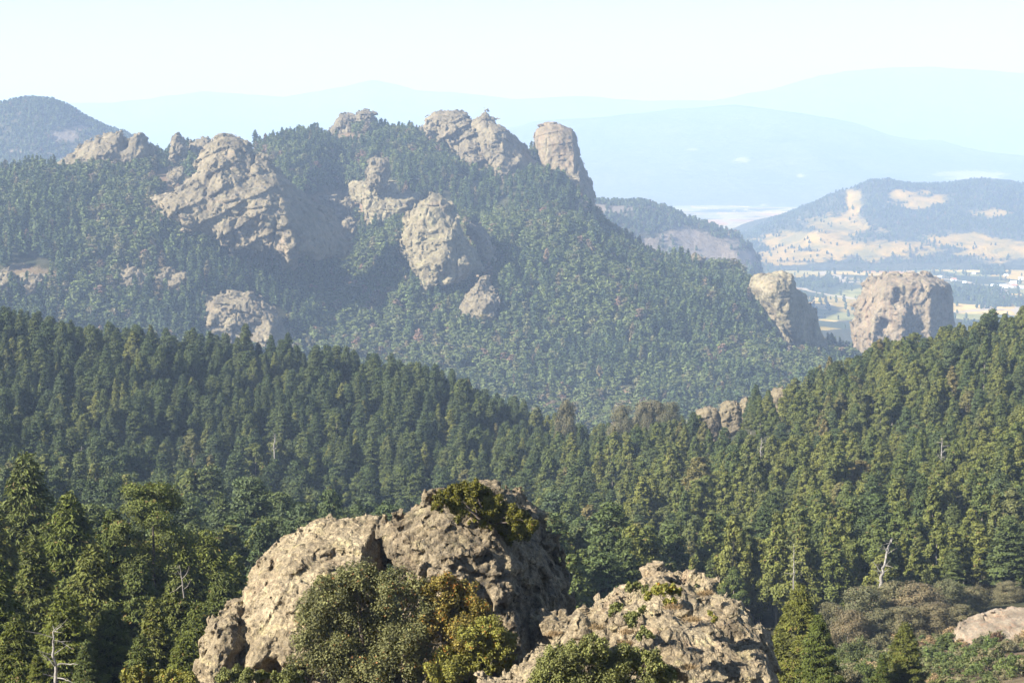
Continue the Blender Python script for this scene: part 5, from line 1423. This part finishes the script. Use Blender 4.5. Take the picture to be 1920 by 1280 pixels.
dead("dead_tree", "thin upright grey snag with short stubs behind the sunlit drooping fir", 300.0,
     [([(1488, 1140), (1488, 1090), (1489, 1050), (1488, 1018)], 0.16, 0.03), ([(1488, 1060), (1493, 1052)], 0.04, 0.02), ([(1488, 1085), (1495, 1090)], 0.04, 0.02), ([(1488, 1072), (1483, 1078)], 0.03, 0.02), ([(1488, 1045), (1484, 1050)], 0.03, 0.02)])
dead("dead_tree", "grey dead twigs standing among the near firs", 138.0,
     [([(345, 1120), (342, 1090), (338, 1070), (336, 1058)], 0.07, 0.02), ([(341, 1085), (352, 1072), (355, 1060)], 0.035, 0.01), ([(342, 1095), (330, 1105), (318, 1112)], 0.03, 0.01), ([(340, 1078), (332, 1068)], 0.03, 0.01), ([(344, 1105), (352, 1098), (358, 1085)], 0.03, 0.01)], mat=m_bark_pale)
for i, (u, v, h, Y, lb) in enumerate([(515, 845, 32, 640, "white dead tree with crooked arms halfway down the shaded slope"), (152, 880, 44, 600, "pale bare spire among firs of the shaded slope"), (1427, 860, 40, 620, "grey bare trunk on the sunny slope below the saddle rocks"),
                                       (1765, 880, 60, 520, "pale trunk standing clear high on the sunny slope"), (1845, 835, 34, 600, "short pale trunk near the sunny slope's upper edge"), (1904, 840, 24, 560, "white crossed stub at the picture edge on the sunny slope")]):
    dead("dead_tree", lb, Y, [([(u, v + 14), (u, v - h * .4), (u + 1, v - h)], 0.3, 0.08), ([(u, v - h * .3), (u - 7, v - h * .5)], 0.12, 0.04), ([(u, v - h * .5), (u + 7, v - h * .62)], 0.12, 0.04), ([(u, v - h * .1), (u + 6, v - h * .3)], 0.1, 0.04)], group="dead trees on the wooded slopes")
# pale twig on the crowning shrub
o = None
dead("dead_branch", "short bleached branch sticking out of the shrub on the knobbly boulder", 97.5, [([(958, 972), (966, 962), (976, 957)], 0.05, 0.03), ([(966, 962), (978, 966)], 0.03, 0.02)])

# ---------------- farm buildings in the valley and the cross on the summit
m_wall = plain_mat("whitewash", (0.62, 0.60, 0.56), (0.75, 0.73, 0.70), 0.2)
m_roofs = [plain_mat("tin_roof", (0.62, 0.63, 0.64), (0.78, 0.78, 0.78), 0.1), plain_mat("clay_roof", (0.36, 0.17, 0.10), (0.45, 0.24, 0.15), 0.1)]
m_dark = plain_mat("dark_opening", (0.03, 0.03, 0.03), (0.05, 0.05, 0.05), 1)
def box(x0, x1, y0, y1, z0, z1):
    v = [(x, y, z) for x in (x0, x1) for y in (y0, y1) for z in (z0, z1)]
    return v, [(0, 1, 3, 2), (4, 6, 7, 5), (0, 4, 5, 1), (2, 3, 7, 6), (0, 2, 6, 4), (1, 5, 7, 3)]
for i, (u, v, wpx, h, rf, lb) in enumerate([
    (1864, 539, 12, 6, 0, "long white shed at the left of the farm row"), (1880, 540, 18, 7, 0, "longest white shed in the middle of the farm row"), (1901, 539, 12, 7, 1, "house with a reddish roof at the end of the farm row"), (1914, 541, 9, 6, 0, "small white house by the picture edge"),
    (1900, 531, 11, 6, 0, "pale shed behind the farm row"), (1886, 512, 7, 5, 0, "single white house out in the fields"), (1826, 509, 6, 5, 0, "tiny white house beyond the butte's right edge"), (1762, 519, 7, 5, 0, "tiny pale shed seen over the butte's top"), (1788, 527, 9, 6, 1, "reddish house just over the butte"), (1914, 518, 8, 8, 0, "tall white building in the fields"), (1808, 532, 6, 5, 0, "white hut close to the butte's shoulder"), (1723, 485, 8, 6, 0, "white shed at the foot of the big hill")]):
    Y = 435 * FPX / (v - 260); b = at(u, v, Y); b[2] = VALLEY_Z + fbm(np.array([[b[0] / 600, b[1] / 600, 0]]), 4)[0] * 16 - 1
    t = empty("farm_building", tuple(b), 0.15 * ((i % 3) - 1)); tag(t, lb, "building", "farm buildings in the valley")
    w = wpx * Y / FPX / 2; D = min(w, 9)
    vv, ff = box(-w, w, -D, D, -1, h); link("wall", mesh_np("farm_wall", vv, ff, m_wall), t)
    rv = [(-w - .5, -D - .6, h - .2), (w + .5, -D - .6, h - .2), (w + .5, 0, h + D * .45), (-w - .5, 0, h + D * .45), (-w - .5, D + .6, h - .2), (w + .5, D + .6, h - .2)]
    link("roof", mesh_np("farm_roof", rv + [(a, b_, c - .3) for a, b_, c in rv], [(0, 1, 2, 3), (3, 2, 5, 4), (7, 6, 9, 8), (8, 9, 10, 11), (0, 6, 7, 1), (4, 5, 11, 10), (0, 3, 9, 6), (3, 4, 10, 9), (1, 7, 8, 2), (2, 8, 11, 5)], m_roofs[rf]), t)
    vv, ff = box(-w * .2, w * .1, -D - .06, -D + .1, 0, h * .6); link("door", mesh_np("farm_door", vv, ff, m_dark), t)
b = at(908, 208, 2797)
t = empty("summit_cross", tuple(b)); tag(t, "thin cross standing on the pointed top of the jagged crag", "cross")
vv, ff = box(-.18, .18, -.18, .18, -4, 6.5); link("post", mesh_np("cross_post", vv, ff, m_dead), t)
vv, ff = box(-1.6, 1.6, -.15, .15, 4.2, 4.6); link("cross_arm", mesh_np("cross_arm", vv, ff, m_dead), t)
